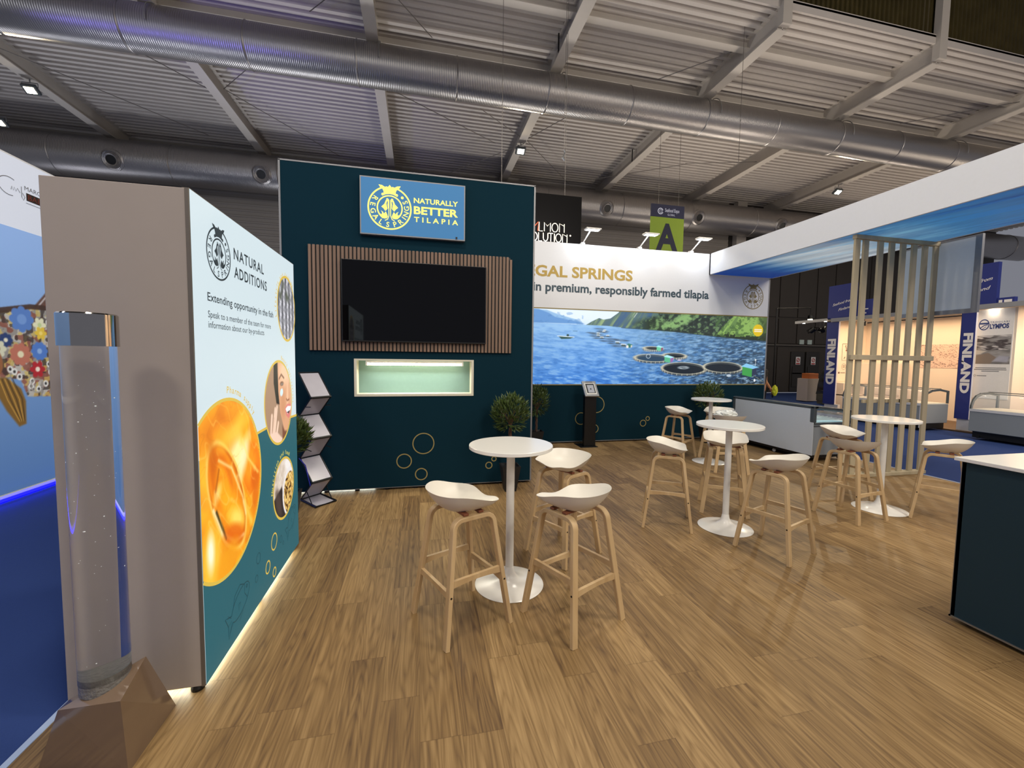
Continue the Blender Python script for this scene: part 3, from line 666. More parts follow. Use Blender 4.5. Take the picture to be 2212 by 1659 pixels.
# slatted panel, in four fields round the screen
t = thing('oak_slat_cladding', 'oak slat panel with black gaps framing the television', 'slat panel', (-.05, FY, 1.71))
SX0, SX1, SZ0, SZ1 = -1.246, 1.147, 1.712, 2.924
child(MB().box(SX0, SX1-.02, FY-.012, FY-.001, SZ0, SZ1-.004), 'felt_backing', 'black_plastic', t)
n_s = 54
for i in range(n_s):
    x_ = SX0 + (SX1-SX0-.028)*i/(n_s-1)
    child(MB().box(x_, x_+.028, FY-.030, FY-.012, SZ0+.002, SZ1 if i < n_s-1 else SZ1-.03), 'slat', 'slat_wood', t)
t = thing('television', 'large switched-off black television mounted on the oak slats', 'television', (-.037, FY-.03, 1.82))
child(MB().rbox(-.886, .812, FY-.075, FY-.031, 1.82, 2.774, .006), 'bezel', 'black_plastic', t)
child(MB().flat([(-.876, 1.836), (.802, 1.836), (.802, 2.766), (-.876, 2.766)], lambda u, v: (u, FY-.0755, v)), 'screen', mat('tv_glass', '040406', .04, 0, var=0, spec=.35), t)
# backlit sign
t = thing('backlit_sign', 'blue backlit sign reading NATURALLY BETTER TILAPIA with yellow crest', 'sign', (-.065, FY, 3.075))
bx = child(MB().box(-.675, .544, FY-.06, FY-.001, 3.075, 3.735), 'sign_box', 'alu_dull', t)
glow('sign_blue', '33709f', .72, .5)
child(MB().flat([(-.662, 3.088), (.531, 3.088), (.531, 3.722), (-.662, 3.722)], lambda u, v: (u, FY-.061, v)), 'sign_face', 'sign_blue', t)
glow('sign_yellow', 'ffee70', 1.1)
mb = MB(); sf = lambda u, v: (u, FY-.0625, v); logo(mb, -.341, 3.392, .250, sf); child(mb, 'crest', 'sign_yellow', t)
mb = MB(); put_text(mb, 'NATURALLY', -.066, 3.478, .522, .058, sf, .02); put_text(mb, 'BETTER', -.066, 3.352, .522, .086, sf, .03); put_text(mb, 'TILAPIA', -.063, 3.258, .522, .058, sf, .018, 1.6)
child(mb, 'lettering', 'sign_yellow', t)
child(MB().box(.43, .45, FY-.07, FY-.06, 3.09, 3.115), 'sensor', 'black_plastic', t)

# ================================================================== back wall of the stand with the lake picture
BY, BX0, BX1 = 7.616, -.6, 7.335
t = thing('mural_wall', 'long stand wall with white header, lake photograph and dark teal base', 'display wall', (3.4, 7.75, 0))
child(MB().box(BX0, BX1, BY, BY+.2, .035, 1.15), 'teal_base', 'teal_fabric', t)
child(MB().box(BX0, BX1, BY, BY+.2, 1.15, 3.845), 'white_header', 'white_board', t)
child(MB().box(BX0, BX1+.02, BY-.006, BY+.2, .025, .037).box(BX1, BX1+.02, BY-.006, BY+.2, .035, 3.845), 'edge_profile', 'alu_dull', t)
fb = lambda d: (lambda u, v: (u, BY-d, v))
mb = MB()
for z_ in (1.150, 2.606): mb.box(BX0, BX1, BY-.006, BY, z_-.010, z_+.010)
child(mb, 'gold_trim', 'gold_print', t)
for x_ in np.linspace(BX0+.2, BX1-.1, 14): child(MB().lathe([(.03, 0), (.03, .01), (.012, .03)], (x_, BY+.05, 0), 12), 'foot', 'black_plastic', t)
mb = MB()
for u, v, r in ((3.10, .480, .115), (3.426, .753, .158), (3.39, .272, .08), (4.452, .361, .062), (4.553, .454, .04), (7.30, .60, .19)):
    if u+r < BX1: mb.ring(u, v, r-.008, r+.008, fb(.0015), 48)
    else: mb.ring(u, v, r-.008, r+.008, fb(.0015), 30, 82, 278)
child(mb, 'printed_bubbles', 'gold_print', t)
mb = MB(); put_text(mb, 'REGAL SPRINGS', 4.12, 3.208, 2.36, .196, fb(.002), .03, 1., 'r'); child(mb, 'gold_lettering', mat('gold_flat', 'b79a4c', .6), t)
mb = MB(); put_text(mb, 'World leader in premium, responsibly farmed tilapia', 5.862, 2.932, 5.22, .162, fb(.002), .028, 1., 'r'); child(mb, 'slate_lettering', mat('slate_flat', '3d505c', .6), t)
mb = MB(); logo(mb, 6.94, 3.02, .262, fb(.002)); child(mb, 'crest', mat('bronze_flat', '8c7c4e', .6), t)
# lake photograph
W0, W1, Z0, Z1 = 1.5, 7.325, 1.160, 2.596
P = Paint(720, 190, W0, W1, Z0, Z1, '3e80d6')
up = np.clip((P.Y-1.16)/1.1, 0, 1); lr = np.clip((P.X-3.6)/3.2, 0, 1)
P.mix(up, '86b4e4'); P.mix(lr*.95, '41688c'); P.mix(np.clip((P.X-5.2)/1.6, 0, 1)*np.clip((1.85-P.Y)/.6, 0, 1), '12202c', .85)
wv = P.noise(.16, .035, 7, 4, -5); wv2 = P.noise(.09, .022, 8, 3, 6)
P.mix(np.clip((wv-.52)*3.5, 0, 1)*(1-up*.6), 'a8d0f4', .55); P.mix(np.clip((.45-wv)*4, 0, 1)*(1-up*.7), '1e5aac', .5)
P.mix(np.clip((.5-wv2)*4, 0, 1)*lr*(1-up*.5), '16222e', .75); P.mix(np.clip((wv2-.62)*5, 0, 1)*lr, 'a8c4dc', .6)
sx = P.X
shore = np.interp(sx, [1.5, 3.14, 3.6, 4.0, 4.7, 5.1, 5.7, 6.1, 6.8, 7.33], [2.335, 2.31, 2.305, 2.275, 2.25, 2.23, 2.185, 2.155, 2.11, 2.09])
P.mix(np.clip((P.Y-shore)/.008, 0, 1), 'c4dcf2')
P.mix(np.clip((P.Y-shore)/.12, 0, 1)*(P.X < 4), 'd8e6f4', .8)
P.poly([(1.5, 2.6), (2.36, 2.575), (2.52, 2.52), (2.75, 2.46), (2.96, 2.41), (3.12, 2.33), (1.5, 2.335)], '8ab4de', soft=.01)
P.poly([(1.5, 2.6), (2.2, 2.585), (2.40, 2.52), (2.52, 2.45), (2.75, 2.41), (2.94, 2.38), (3.12, 2.33), (1.5, 2.335)], '5e90cc', soft=.01)
P.mix((P.noise(.1, .06, 12) > .6)*(P.Y > shore)*(P.X < 3.1)*(P.Y < 2.55), '4a7cba', .35)
mt = np.interp(sx, [3.13, 3.28, 3.43, 3.52, 3.67, 3.84, 3.9, 8], [2.30, 2.39, 2.46, 2.43, 2.46, 2.58, 2.7, 2.7])
hill = np.clip((mt-P.Y)/.008, 0, 1)*np.clip((P.Y-shore)/.008, 0, 1)*(P.X > 3.13)
tex = P.noise(.07, .05, 21, 4); rid = P.noise(.5, .06, 22, 3, 55)
P.mix(hill, '56706e'); P.mix(hill*np.clip((rid-.5)*3, 0, 1)*(sx < 4.6), '8aa47c'); P.mix(hill*np.clip((.5-rid)*3, 0, 1)*(sx < 4.6), '3a5a86', .8)
dk = hill*np.clip((sx-4.0)/.5, 0, 1)*np.clip((2.56-P.Y-(4.6-sx)*.2)/.1, 0, 1); P.mix(dk, '28382c'); P.mix(hill*np.clip((sx-4.7)/.3, 0, 1), '2a3634')
P.mix(dk*np.clip((tex-.55)*5, 0, 1), '6e9060', .8)
P.poly([(4.96, 2.42), (5.31, 2.62), (5.68, 2.62), (5.30, 2.36), (5.0, 2.255), (4.72, 2.35)], '86b070', .85, .05); P.poly([(4.6, 2.34), (4.75, 2.5), (4.9, 2.40), (4.85, 2.26)], '86b070', .6, .06)
P.poly([(6.09, 2.20), (6.27, 2.40), (6.51, 2.62), (7.4, 2.62), (7.4, 2.30), (7.05, 2.15), (6.49, 2.165)], '8cb45c', .95, .012)
g2 = ((sx > 6.05))*1.; P.mix(g2*hill*np.clip((.47-tex)*6, 0, 1), '3c5c30', .75); P.mix(g2*hill*np.clip((.42-rid)*5, 0, 1), '4e6e44', .6); P.mix(g2*np.clip((2.2+(tex-.5)*.2-P.Y-(sx-6)*.03)/.02, 0, 1)*hill, '1c2a1e', .9); P.mix(hill*np.clip((sx-7.05)/.2, 0, 1), '24301c', .6)
P.mix(hill*(sx > 4.6)*(sx < 6.05)*np.clip((.46-tex)*5, 0, 1), '1e2a24', .7); P.line([(4.24, 2.58), (4.18, 2.50)], .012, 'd8dcd8', .8, .01)
P.mix(np.clip(1-np.abs(P.Y-shore)/.014, 0, 1)*(sx > 3.9), '1a2a34', .6)
def pen(cx, cy, rx, ry, dark='0e1a24', rail='c8c4b0', net=True):
    P.ell(cx, cy-.035*rx/.5, rx, ry, '0c141c', .7, -1.5); P.ell(cx, cy, rx, ry, '101c28' if net else '2a4660', .9, -1.5)
    P.ell(cx, cy-.03, rx, ry, '6a6a66', .8, -1.5, ring=.012); P.ell(cx, cy, rx, ry, rail, .9, -1.5, ring=.014)
    for a in range(195, 350, 14): P.line([(cx+rx*math.cos(R(a)), cy+ry*math.sin(R(a))), (cx+rx*math.cos(R(a)), cy+ry*math.sin(R(a))-.03)], .012, rail, .9)
pen(4.62, 1.885, .20, .035); pen(5.12, 1.745, .26, .05); pen(4.62, 1.69, .40, .075, net=False); pen(5.345, 1.485, .51, .12); pen(6.28, 1.515, .47, .11)
P.ell(5.33, 1.50, .10, .025, 'c8d4dc', .9, 0, .01, ring=.012); P.line([(5.26, 1.49), (5.4, 1.51)], .012, 'c8d4dc', .9); P.ell(4.52, 1.725, .045, .04, 'd0e0ee', .9, ring=.01)
def hut(x, y, w_, wall, roof='a8dcf0', side='a070a8'):
    P.poly([(x-.45*w_, y), (x+.2*w_, y-.12*w_), (x+.2*w_, y+.42*w_), (x-.45*w_, y+.5*w_)], wall); P.poly([(x+.2*w_, y-.12*w_), (x+.5*w_, y+.05*w_), (x+.5*w_, y+.42*w_), (x+.2*w_, y+.42*w_)], side)
    P.poly([(x-.55*w_, y+.48*w_), (x-.2*w_, y+.66*w_), (x+.65*w_, y+.44*w_), (x+.25*w_, y+.34*w_)], roof)
hut(6.93, 1.355, .38, '3e9a4c', '88c8f0', '2a3450'); hut(4.98, 1.62, .21, '5ab48c', 'a8e8f4', '9464a8'); hut(4.77, 1.85, .15, '6ac8a0', 'a8e8f4', '8a5470')
P.line([(7.08, 1.56), (7.09, 1.68)], .012, 'd0d8dc'); P.ell(7.08, 1.68, .02, .02, 'e8eef0'); P.ell(6.43, 1.34, .06, .025, 'c8d4e0', .9); P.ell(5.23, 1.655, .05, .014, 'd8c4dc', .9); P.ell(7.08, 1.24, .025, .03, 'f0f4f8'); P.line([(7.05, 1.35), (7.3, 1.2)], .008, 'b0b090', .8)
rs = np.random.RandomState(5)
for (x, y, k) in ((3.45, 2.245, .5), (3.52, 2.205, .6), (3.28, 2.165, .5), (3.38, 2.14, .7), (3.5, 2.18, .6), (3.38, 2.10, .7), (3.58, 2.10, .7), (3.45, 2.06, .8), (3.72, 2.05, .8), (3.62, 2.01, 1.), (3.92, 2.03, 1.), (3.78, 1.965, 1.), (3.9, 1.915, 1.2)):
    P.ell(x, y, .11*k, .012*k, '3c5068', .9, -1.5, ring=.010); P.ell(x, y, .1*k, .008, '6a8098', .4)
    if rs.rand() > .35: P.poly([(x+.02, y+.0), (x+.09*k, y), (x+.09*k, y+.03*k), (x+.02, y+.03*k)], '4a5c60'); P.line([(x+.01, y+.035*k), (x+.10*k, y+.033*k)], .014, 'f4fafc', .95)
hut(4.10, 1.90, .11, '2e6e60', '3a7a70', 'c8c8c0'); P.ell(4.05, 1.91, .028, .03, 'e0e0dc')
P.poly([(2.60, 2.085), (2.92, 2.07), (2.84, 2.04), (2.66, 2.03)], '2c5050'); P.line([(2.58, 2.088), (2.92, 2.072)], .012, 'e8f0f0'); P.ell(2.79, 2.105, .025, .02, '183c40'); P.line([(2.9, 2.19), (2.98, 2.19)], .01, '3c6890')
mm = attr_mat('lake_photo', .62, .7, .55)
o_ = Vector(t.location)
P.mesh('lake_photograph', lambda x, y: (x-o_.x, BY-.003-o_.y, y-o_.z), mm, t)
st = child(MB().ring(7.105, 2.314, 0, .128, fb(.006), 40), 'yellow_sticker', mat('sticker_yellow', 'e8c81c', .5, emis=.35), t)
mb = MB(); put_text(mb, 'Lake Toba', 7.105, 2.322, .18, .028, fb(.0075), .01, 1., 'c'); put_text(mb, 'Indonesia', 7.105, 2.28, .18, .028, fb(.0075), .01, 1., 'c')
mb2 = child(MB().box(7.01, 7.20, BY-.0072, BY-.007, 2.318, 2.342).box(7.01, 7.20, BY-.0072, BY-.007, 2.280, 2.304), 'sticker_lines', mat('sticker_white', 'fbf6d8', .5, emis=.35), t)
# arm lamps over the header
for i, x_ in enumerate((3.06, 4.26, 5.42)):
    lab = ('leftmost', 'middle', 'rightmost')[i]
    l = thing('arm_lamp', 'white arm lamp clipped on the header top edge, %s of the three' % lab, 'lamp', (x_, BY+.05, 3.85), 0, 'arm lamps above the white header')
    MB().rbox(-.04, .04, -.06, .02, -.02, .03, .006).build('clamp', 'white_metal', l)
    MB().tube([(0, -.03, .02), (.07, -.26, .22)], .013, 8).build('arm', 'white_metal', l)
    hd = MB().rbox(-.06, .24, -.36, -.22, .20, .228, .01).build('lamp_head', 'white_metal', l)
    MB().box(-.03, .21, -.345, -.235, .196, .1995).build('lamp_glass', mat('arm_glow', 'ffffff', emis=6, ecol='eef4ff'), hd)
    a = area('arm_lamp_light', (x_+.09, BY-.24, 4.04), .24, 5, (.86, .92, 1), (R(38), 0, 0), .1)

# ================================================================== canopy
CX0, CX1, CZ0, CZ1 = 5.842, 7.38, 3.425, 3.845
t = thing('canopy', 'long white canopy beam with blue streaked fabric underside', 'canopy', (6.6, 3, 3.42))
child(MB().box(CX0, CX0+.03, -3, BY-.01, CZ0, CZ1).box(CX1-.03, CX1, -3, BY-.01, CZ0, CZ1).box(CX0, CX1, BY-.04, BY-.01, CZ0, CZ1).box(CX0, CX1, -3, -2.97, CZ0, CZ1).box(CX0+.03, CX1-.03, -3, BY-.04, CZ1-.02, CZ1-.01), 'fascia', 'white_board', t)
P = Paint(46, 230, CX0+.02, CX1-.02, 1.2, BY-.05, '1e4c96')
st1 = P.noise(.22, 2.2, 31, 3, 12); st2 = P.noise(.10, 1.6, 33, 3, 14); yy = P.Y
wide = np.exp(-((yy-5.0)/.75)**2)
P.mix(np.clip((7.2-yy)/.8, 0, 1), '3e7cb4'); P.mix(np.clip((6.75-yy)/.7, 0, 1)*np.clip((yy-4.7)/.5, 0, 1), 'b4c0c8', .95)
P.mix(np.clip((st1-.45)*3, 0, 1)*np.clip(1-np.abs(yy-5.6)/1.5, 0, 1), 'e4f0f6', .9); P.mix(np.clip((st2-.5)*3.5, 0, 1)*np.clip(1-np.abs(yy-4.6)/2.6, 0, 1), '48a0dc', .45)
P.mix(np.clip((.42-st1)*4, 0, 1)*(1-np.exp(-((yy-5.6)/.7)**2)*.85), '123c8c', .6); P.mix(np.clip((3.6-yy)/1.6, 0, 1), '16296c', .6); P.mix(np.clip((st2-.6)*4, 0, 1)*(yy < 4.2), '2e7cc8', .6)
P.mix(np.exp(-((yy-4.45)/.35)**2)*np.clip((st2-.35)*2, 0, 1), '9ad0e8', .7); P.mix(np.clip((yy-6.9)/.6, 0, 1), '0e3f96', .8)
o_ = Vector(t.location)
P.mesh('fabric_underside', lambda x, y: (x-o_.x, y-o_.y, CZ0+.002-.028*math.sin(math.pi*(x-CX0)/(CX1-CX0))*0-o_.z), attr_mat('canopy_print', .42, .75, .7), t)
# far side infill panel hung from the canopy
t = thing('hanging_board', 'pale glossy infill panel in grey frame hanging under the canopy edge', 'panel', (7.45, 4.65, 2.3))
child(MB().box(7.44, 7.455, 4.27, 5.12, 2.42, 3.42), 'panel_sheet', mat('panel_glossy', 'b4bcc4', .22, var=.03, emis=.1), t)
child(MB().box(7.425, 7.47, 4.20, 4.27, 2.36, 3.42).box(7.425, 7.47, 4.27, 5.12, 2.36, 2.42).box(7.435, 7.465, 5.12, 5.15, 2.36, 3.42).box(7.435, 7.465, 4.27, 5.12, 3.40, 3.42), 'panel_frame', mat('frame_grey', '8a8c92', .4, .5), t)
# wooden slat screen
t = thing('slat_screen', 'tall screen of eight upright pale pine battens under the canopy', 'screen', (6.65, 4.69, 0))
for i in range(8):
    x_ = 5.925 + (7.37-5.925)*i/7
    if i == 1: x_ = 6.075
    if i == 0: x_ = 5.925
    child(MB().rbox(x_-.045, x_+.045, 4.67, 4.70, .05, 3.36, .004), 'batten', 'pine', t)
child(MB().rbox(5.88, 7.42, 4.66, 4.72, 3.36, 3.42, .005), 'top_rail', 'pine', t)
child(MB().rbox(5.88, 7.42, 4.63, 4.73, 0, .05, .005), 'bottom_rail', 'pine', t)
child(MB().rbox(5.88, 7.42, 4.64, 4.668, 1.69, 1.76, .004), 'middle_rail', 'pine', t)
for a, b_ in ((6.33, 6.5), (6.75, 6.93), (7.0, 7.16)):
    child(MB().rbox(a-.1, b_, 4.702, 4.73, 1.07, 1.12, .004), 'spacer_block', 'pine', t)

# ================================================================== bubble column at the near left corner
t = thing('bubble_column', 'clear water bubble column with chrome cap on a faceted tan base', 'bubble column', (-1.25, 1.93, 0))
A_, B_, Cc, D_ = (-1.358, 1.85, .277), (-1.123, 1.80, .316), (-1.148, 2.0, .353), (-1.45, 2.04, .18)
E_, F_, G_, H_ = (-1.48, 1.917, 0), (-1.12, 1.82, 0), (-1.121, 2.148, 0), (-1.568, 2.10, 0)
mb = MB().add([A_, B_, Cc, D_, E_, F_, G_, H_], [(0, 1, 2, 3), (0, 4, 5, 1), (1, 5, 6, 2), (2, 6, 7, 3), (3, 7, 4, 0), (4, 7, 6, 5)])
child(mb, 'faceted_base', mat('tan_gloss', '74604f', .14, var=.02, coat=.3), t)
mat('water_tube', 'fbfdfd', .01, 0, var=0, trans=1., ior=1.36)
MB().lathe([(.08, .345), (.08, 1.69)], n=64).build('water_tube', 'water_tube', t, smooth=True)
MB().lathe([(.088, 1.675), (.088, 1.795), (.084, 1.80), (.05, 1.80), (.001, 1.80)], n=64).build('chrome_cap', mat('chrome', 'b8b4b0', .08, 1., var=.02), t, smooth=True)
child(MB().lathe([(.079, 0), (.079, .07)], (-1.25, 1.93, .30), 48), 'sand_base', mat('grey_gravel', '6f6c68', .6, var=.4, vscale=60, bump=.6, bscale=90), t)
mb = MB(); rs = random.Random(3)
for i in range(48):
    a = rs.random()*6.28; r_ = .07*math.sqrt(rs.random()); z_ = .40+1.22*rs.random(); q = .0009+.0018*rs.random()**3
    mb.lathe([(q*math.sin(math.pi*k/4)+1e-5, -q*math.cos(math.pi*k/4)) for k in range(5)], (r_*math.cos(a), r_*math.sin(a), z_), 6)
tag(mb.build('bubbles', mat('bubble_white', 'ffffff', .2, emis=.15), t), kind='stuff')

# ================================================================== bar stools and bar tables
def seat_mesh():
    NA, NR = 64, 11; mb = MB(); vs = []; fs = []
    def outline(a):
        c_, s_ = math.cos(a), math.sin(a)
        k = .5+.5*c_                       # 1 front .. 0 back
        e = 2.2 + 3.6*max(0, c_)**.6
        ax = .184 if c_ > 0 else .205; ay = .222
        r = (abs(c_/ax)**e + abs(s_/ay)**e)**(-1/e)
        return r*c_, r*s_
    def rim(a):
        c_, s_ = math.cos(a), math.sin(a)
        back = max(0, -c_)
        q = min(1, max(0, (.72-c_)/1.25)); h = .050 + .056*q*q*(3-2*q)
        if c_ > .8: h -= .020*((c_-.8)/.2)**1.5
        return h
    for top in (1, 0):
        for j in range(1, NR+1):
            s_ = j/NR
            for i in range(NA):
                a = 2*math.pi*i/NA; ox, oy = outline(a); c_ = math.cos(a)
                p = 3.0 if c_ < 0 else 3.0-1.0*c_
                z = rim(a)*s_**p
                if c_ > 0: z -= .010*(c_**2)*s_**6
                x, y = ox*s_, oy*s_
                if not top:
                    th = .012 + .022*(1-s_**2)
                    z -= th*(.25 if j == NR else 1); x *= (1-.0*s_) if j < NR else .992; y *= 1 if j < NR else .992
                    if j < NR: x *= 1-.02*s_; y *= 1-.02*s_
                vs.append((x-.01, y, .742+z))
    c0 = len(vs); vs += [(-.01, 0, .742), (-.01, 0, .710)]
    for layer in (0, 1):
        b = layer*NR*NA
        for i in range(NA):
            n_ = (i+1) % NA
            fs.append((c0+layer, b+i, b+n_))
            for j in range(NR-1): fs.append((b+j*NA+i, b+(j+1)*NA+i, b+(j+1)*NA+n_, b+j*NA+n_))
    o1 = (NR-1)*NA; o2 = NR*NA+(NR-1)*NA
    for i in range(NA): n_ = (i+1) % NA; fs.append((o1+i, o2+i, o2+n_, o1+n_))
    return mb.add(vs, fs)
def leg_frame(s):
    half = []
    def P_(x, z): return (x, s*(.222-.080*z/.71), z)
    for z in (0, .2, .4, .60): half.append(P_(.222-.085*z/.66, z))
    cx_, cz_, rr = .222-.085-.055, .640, .058
    for k in range(0, 7):
        a = R(k*15); half.append(P_(cx_+rr*math.cos(a), cz_+rr*math.sin(a)))
    path = half + [(-x, y, z) for x, y, z in half[::-1]]
    return MB().sweep(path, .044, .027, (0, 1, 0))
def arch(p0, p1, th=.020, h=.042, rise=.014):
    """stretcher with a hollowed lower edge"""
    p0, p1 = Vector(p0), Vector(p1); d = (p1-p0).normalized(); sd = Vector((0, 0, 1)).cross(d).normalized(); n = 10; vs = []; fs = []
    for i in range(n+1):
        k = i/n; c_ = p0.lerp(p1, k); lo = -h/2+rise*math.sin(math.pi*k)
        for a, z in ((-1, lo), (1, lo), (1, h/2), (-1, h/2)): vs.append(c_+sd*a*th/2+Vector((0, 0, z)))
    for i in range(n):
        for k in range(4): fs.append((4*i+k, 4*i+(k+1) % 4, 4*i+4+(k+1) % 4, 4*i+4+k))
    fs += [(3, 2, 1, 0), (4*n, 4*n+1, 4*n+2, 4*n+3)]
    return MB().add(vs, fs)
def make_stool():
    r = thing('bar_stool', 'x', 'bar stool', group='white shell bar stools on wooden legs')
    seat_mesh().build('seat', 'white_plastic', r, smooth=True)
    for s_ in (1, -1): leg_frame(s_).build('leg_frame', 'stool_wood', r, smooth=True)
    lx = lambda z: .222-.085*z/.66
    ly = lambda z: .222-.080*z/.71
    for s_ in (1, -1):
        z = .345; arch((-lx(z), s_*ly(z), z), (lx(z), s_*ly(z), z)).build('stretcher', 'stool_wood', r)
        z = .285; arch((s_*lx(z), -ly(z), z), (s_*lx(z), ly(z), z)).build('stretcher', 'stool_wood', r)
        MB().rbox(s_*.052-.017, s_*.052+.017, -.15, .15, .713, .728, .003).build('seat_block', 'block_wood', r)
        b = MB()
        for q in (1, -1): b.lathe([(.001, s_*(ly(.285)+.0235)), (.006, s_*(ly(.285)+.0235)), (.006, s_*(ly(.285)+.015))], (q*lx(.285), 0, .285), 10, 'y')
        for b_ in (1, -1):
            MB().lathe([(.001, s_*(ly(.285)+.0235)), (.006, s_*(ly(.285)+.0235)), (.006, s_*(ly(.285)+.015))], (b_*lx(.285), 0, .285), 10, 'y').build('bolt', 'black_metal', r)
    return r
stool0 = make_stool(); first = [True]
def stool(x, y, rz, label, seat=0):
    o = stool0 if first[0] else copy_tree(stool0); first[0] = False
    o.location = (x, y, 0); o.rotation_euler = (0, 0, R(rz)); o['label'] = label
    for ch in bpy.data.objects:
        if ch.parent == o and ch.name.startswith('seat') and not ch.name.startswith('seat_block'): ch.rotation_euler = (0, 0, R(seat))
    return o
stool(.255, 2.553, 24.5, 'white shell bar stool left of the nearest bar table, tip pointing right')
stool(.960, 2.430, 116, 'white shell bar stool right of the nearest bar table, closest to the camera')
stool(1.195, 3.290, 209, 'white shell bar stool behind the nearest bar table, seat turned to show its inside')
stool(2.457, 3.703, -30.5, 'white shell bar stool left of the middle bar table, back raised to the left')
stool(3.30, 3.92, 236, 'white shell bar stool half hidden behind the middle bar table pole')
stool(3.045, 2.966, 110, 'white shell bar stool right of the middle bar table, standing alone in front')
stool(4.532, 3.489, 97, 'white shell bar stool in front-left of the bar table by the slat screen', -65)
stool(5.11, 4.08, 84, 'white shell bar stool behind-left of the table by the slat screen, overlapped by another', -165)
stool(5.44, 3.25, 123.5, 'white shell bar stool between the slat screen and the counter on the right', -6)
stool(4.33, 6.27, -60, 'white shell bar stool against the teal wall left of the farthest bar table')
stool(4.99, 6.10, 215, 'white shell bar stool between the farthest bar table and the chest freezer')
bagstool = stool(4.556, 5.333, 64, 'white shell bar stool in front of the farthest bar table, seen from its back')
def make_table():
    r = thing('bar_table', 'x', 'bar table', group='round white bar tables')
    MB().lathe([(.001, 1.008), (.294, 1.006), (.300, 1.010), (.300, 1.030), (.2975, 1.033), (.001, 1.033)], n=72).build('table_top', 'white_lacquer', r, smooth=True)
    MB().lathe([(.08, 1.008), (.08, 1.002), (.0295, .998), (.0295, .10)], n=32).build('pole', 'white_metal', r, smooth=True)
    MB().lathe([(.001, 0), (.248, 0), (.25, .004), (.235, .010), (.15, .022), (.085, .040), (.055, .065), (.038, .095), (.0315, .13), (.029, .135)], n=64).build('foot_plate', 'white_lacquer', r, smooth=True)
    return r
tb = make_table()
for i, (x, y, lab) in enumerate(((.640, 2.875, 'round white bar table nearest the camera, in front of the television wall'), (2.965, 3.47, 'round white bar table in the middle, pole standing before the freezer'),
                                 (5.085, 3.585, 'round white bar table in front of the slat screen on the right'), (4.62, 5.84, 'round white bar table farthest back beside the potted tree'))):
    o = tb if i == 0 else copy_tree(tb)
    o.location = (x, y, 0); o['label'] = lab
# crumpled plastic bag on a stool
bm = bmesh.new(); bmesh.ops.create_icosphere(bm, subdivisions=4, radius=1); rs = random.Random(8)
from mathutils import noise as mn
for v in bm.verts:
    n_ = mn.noise(v.co*2.2)*.35 + abs(mn.noise(v.co*5.0))*.3
    v.co = Vector((v.co.x*.15, v.co.y*.12, v.co.z*.055))*(1+n_)
me = bpy.data.meshes.new('plastic_bag'); bm.to_mesh(me); bm.free(); me.materials.append(mat('thin_plastic', 'd2d4d0', .25, var=.1, vscale=20))
o = bpy.data.objects.new('plastic_bag', me); C.objects.link(o); o.location = (4.56, 5.42, .845)
tag(o, 'crumpled clear white plastic bag lying on a stool at the farthest table', 'bag')

# ================================================================== potted trees
mat('leaf_green', '46582a', .45, var=.45, vscale=12); mat('bark', '5a4334', .8, var=.2, vscale=40); mat('pot_black', '121214', .5)
def potted_tree(x, y, zc, rx, rz_, label, seed):
    t = thing('potted_tree', label, 'potted tree', (x, y, 0), 0, 'small artificial trees in black pots')
    rs = random.Random(seed); mb = MB()
    for i in range(700):
        a = rs.random()*2*math.pi; ph = math.asin(max(-.9, 2*rs.random()-1)); rr = .45+.55*rs.random()**.5
        p = Vector((rx*rr*math.cos(ph)*math.cos(a), .62*rx*rr*math.cos(ph)*math.sin(a), zc+rz_*rr*math.sin(ph)))
        d = (p-Vector((0, 0, zc-.12))).normalized()+Vector((rs.uniform(-.6, .6), rs.uniform(-.6, .6), rs.uniform(-.2, .7))); d.normalize()
        sd = d.cross(Vector((rs.random()-.5, rs.random()-.5, 1))).normalized(); L_ = rs.uniform(.06, .10); W_ = L_*.17; up = sd.cross(d)
        mb.add([p, p+d*L_*.45+sd*W_, p+d*L_, p+d*L_*.45-sd*W_, p+d*L_*.5-up*W_*.5], [(0, 1, 4), (1, 2, 4), (2, 3, 4), (3, 0, 4)])
    tag(mb.build('foliage', 'leaf_green', t), kind=None)
    pz0 = .36
    for s_ in (0, 1, 2):
        MB().tube([(.014*math.cos(k*.9+s_*2.1), .014*math.sin(k*.9+s_*2.1), pz0-.05+k*(zc-pz0+.02)/12) for k in range(13)], .011, 7).build('stem', 'bark', t, smooth=True)
    br = MB()
    for k in range(14):
        a = k*2.4; br.tube([(0, 0, zc-rz_*.7), (rx*.35*math.cos(a), rx*.35*math.sin(a), zc-rz_*.1), (rx*.7*math.cos(a), rx*.7*math.sin(a), zc+rz_*.3*math.sin(k))], [.008, .005, .003], 5)
    br.build('branches', 'bark', t)
    M_ = MB(); n = 4
    for (w_, z) in ((.07, 0), (.115, .32), (.10, .32), (.095, .29)): M_.v += [(sx_*w_, sy_*w_, z) for sx_, sy_ in ((-1, -1), (1, -1), (1, 1), (-1, 1))]
    for i in range(3):
        for k in range(4): M_.f.append((4*i+k, 4*i+(k+1) % 4, 4*i+4+(k+1) % 4, 4*i+4+k))
    M_.f += [(3, 2, 1, 0), (12, 13, 14, 15)]
    M_.build('pot', 'pot_black', t)
potted_tree(1.10, 4.99, .965, .215, .215, 'small leafy potted tree behind the nearest bar table, in front of the television wall', 1)
potted_tree(2.10, 7.30, .87, .215, .27, 'small leafy potted tree half hidden beyond the right edge of the television wall', 2)
potted_tree(5.66, 7.25, .955, .30, .25, 'small leafy potted tree at the lake wall behind the farthest bar table', 3)
potted_tree(-1.265, 4.33, .86, .215, .185, 'small leafy potted tree peeking out between lightbox and brochure rack', 4)

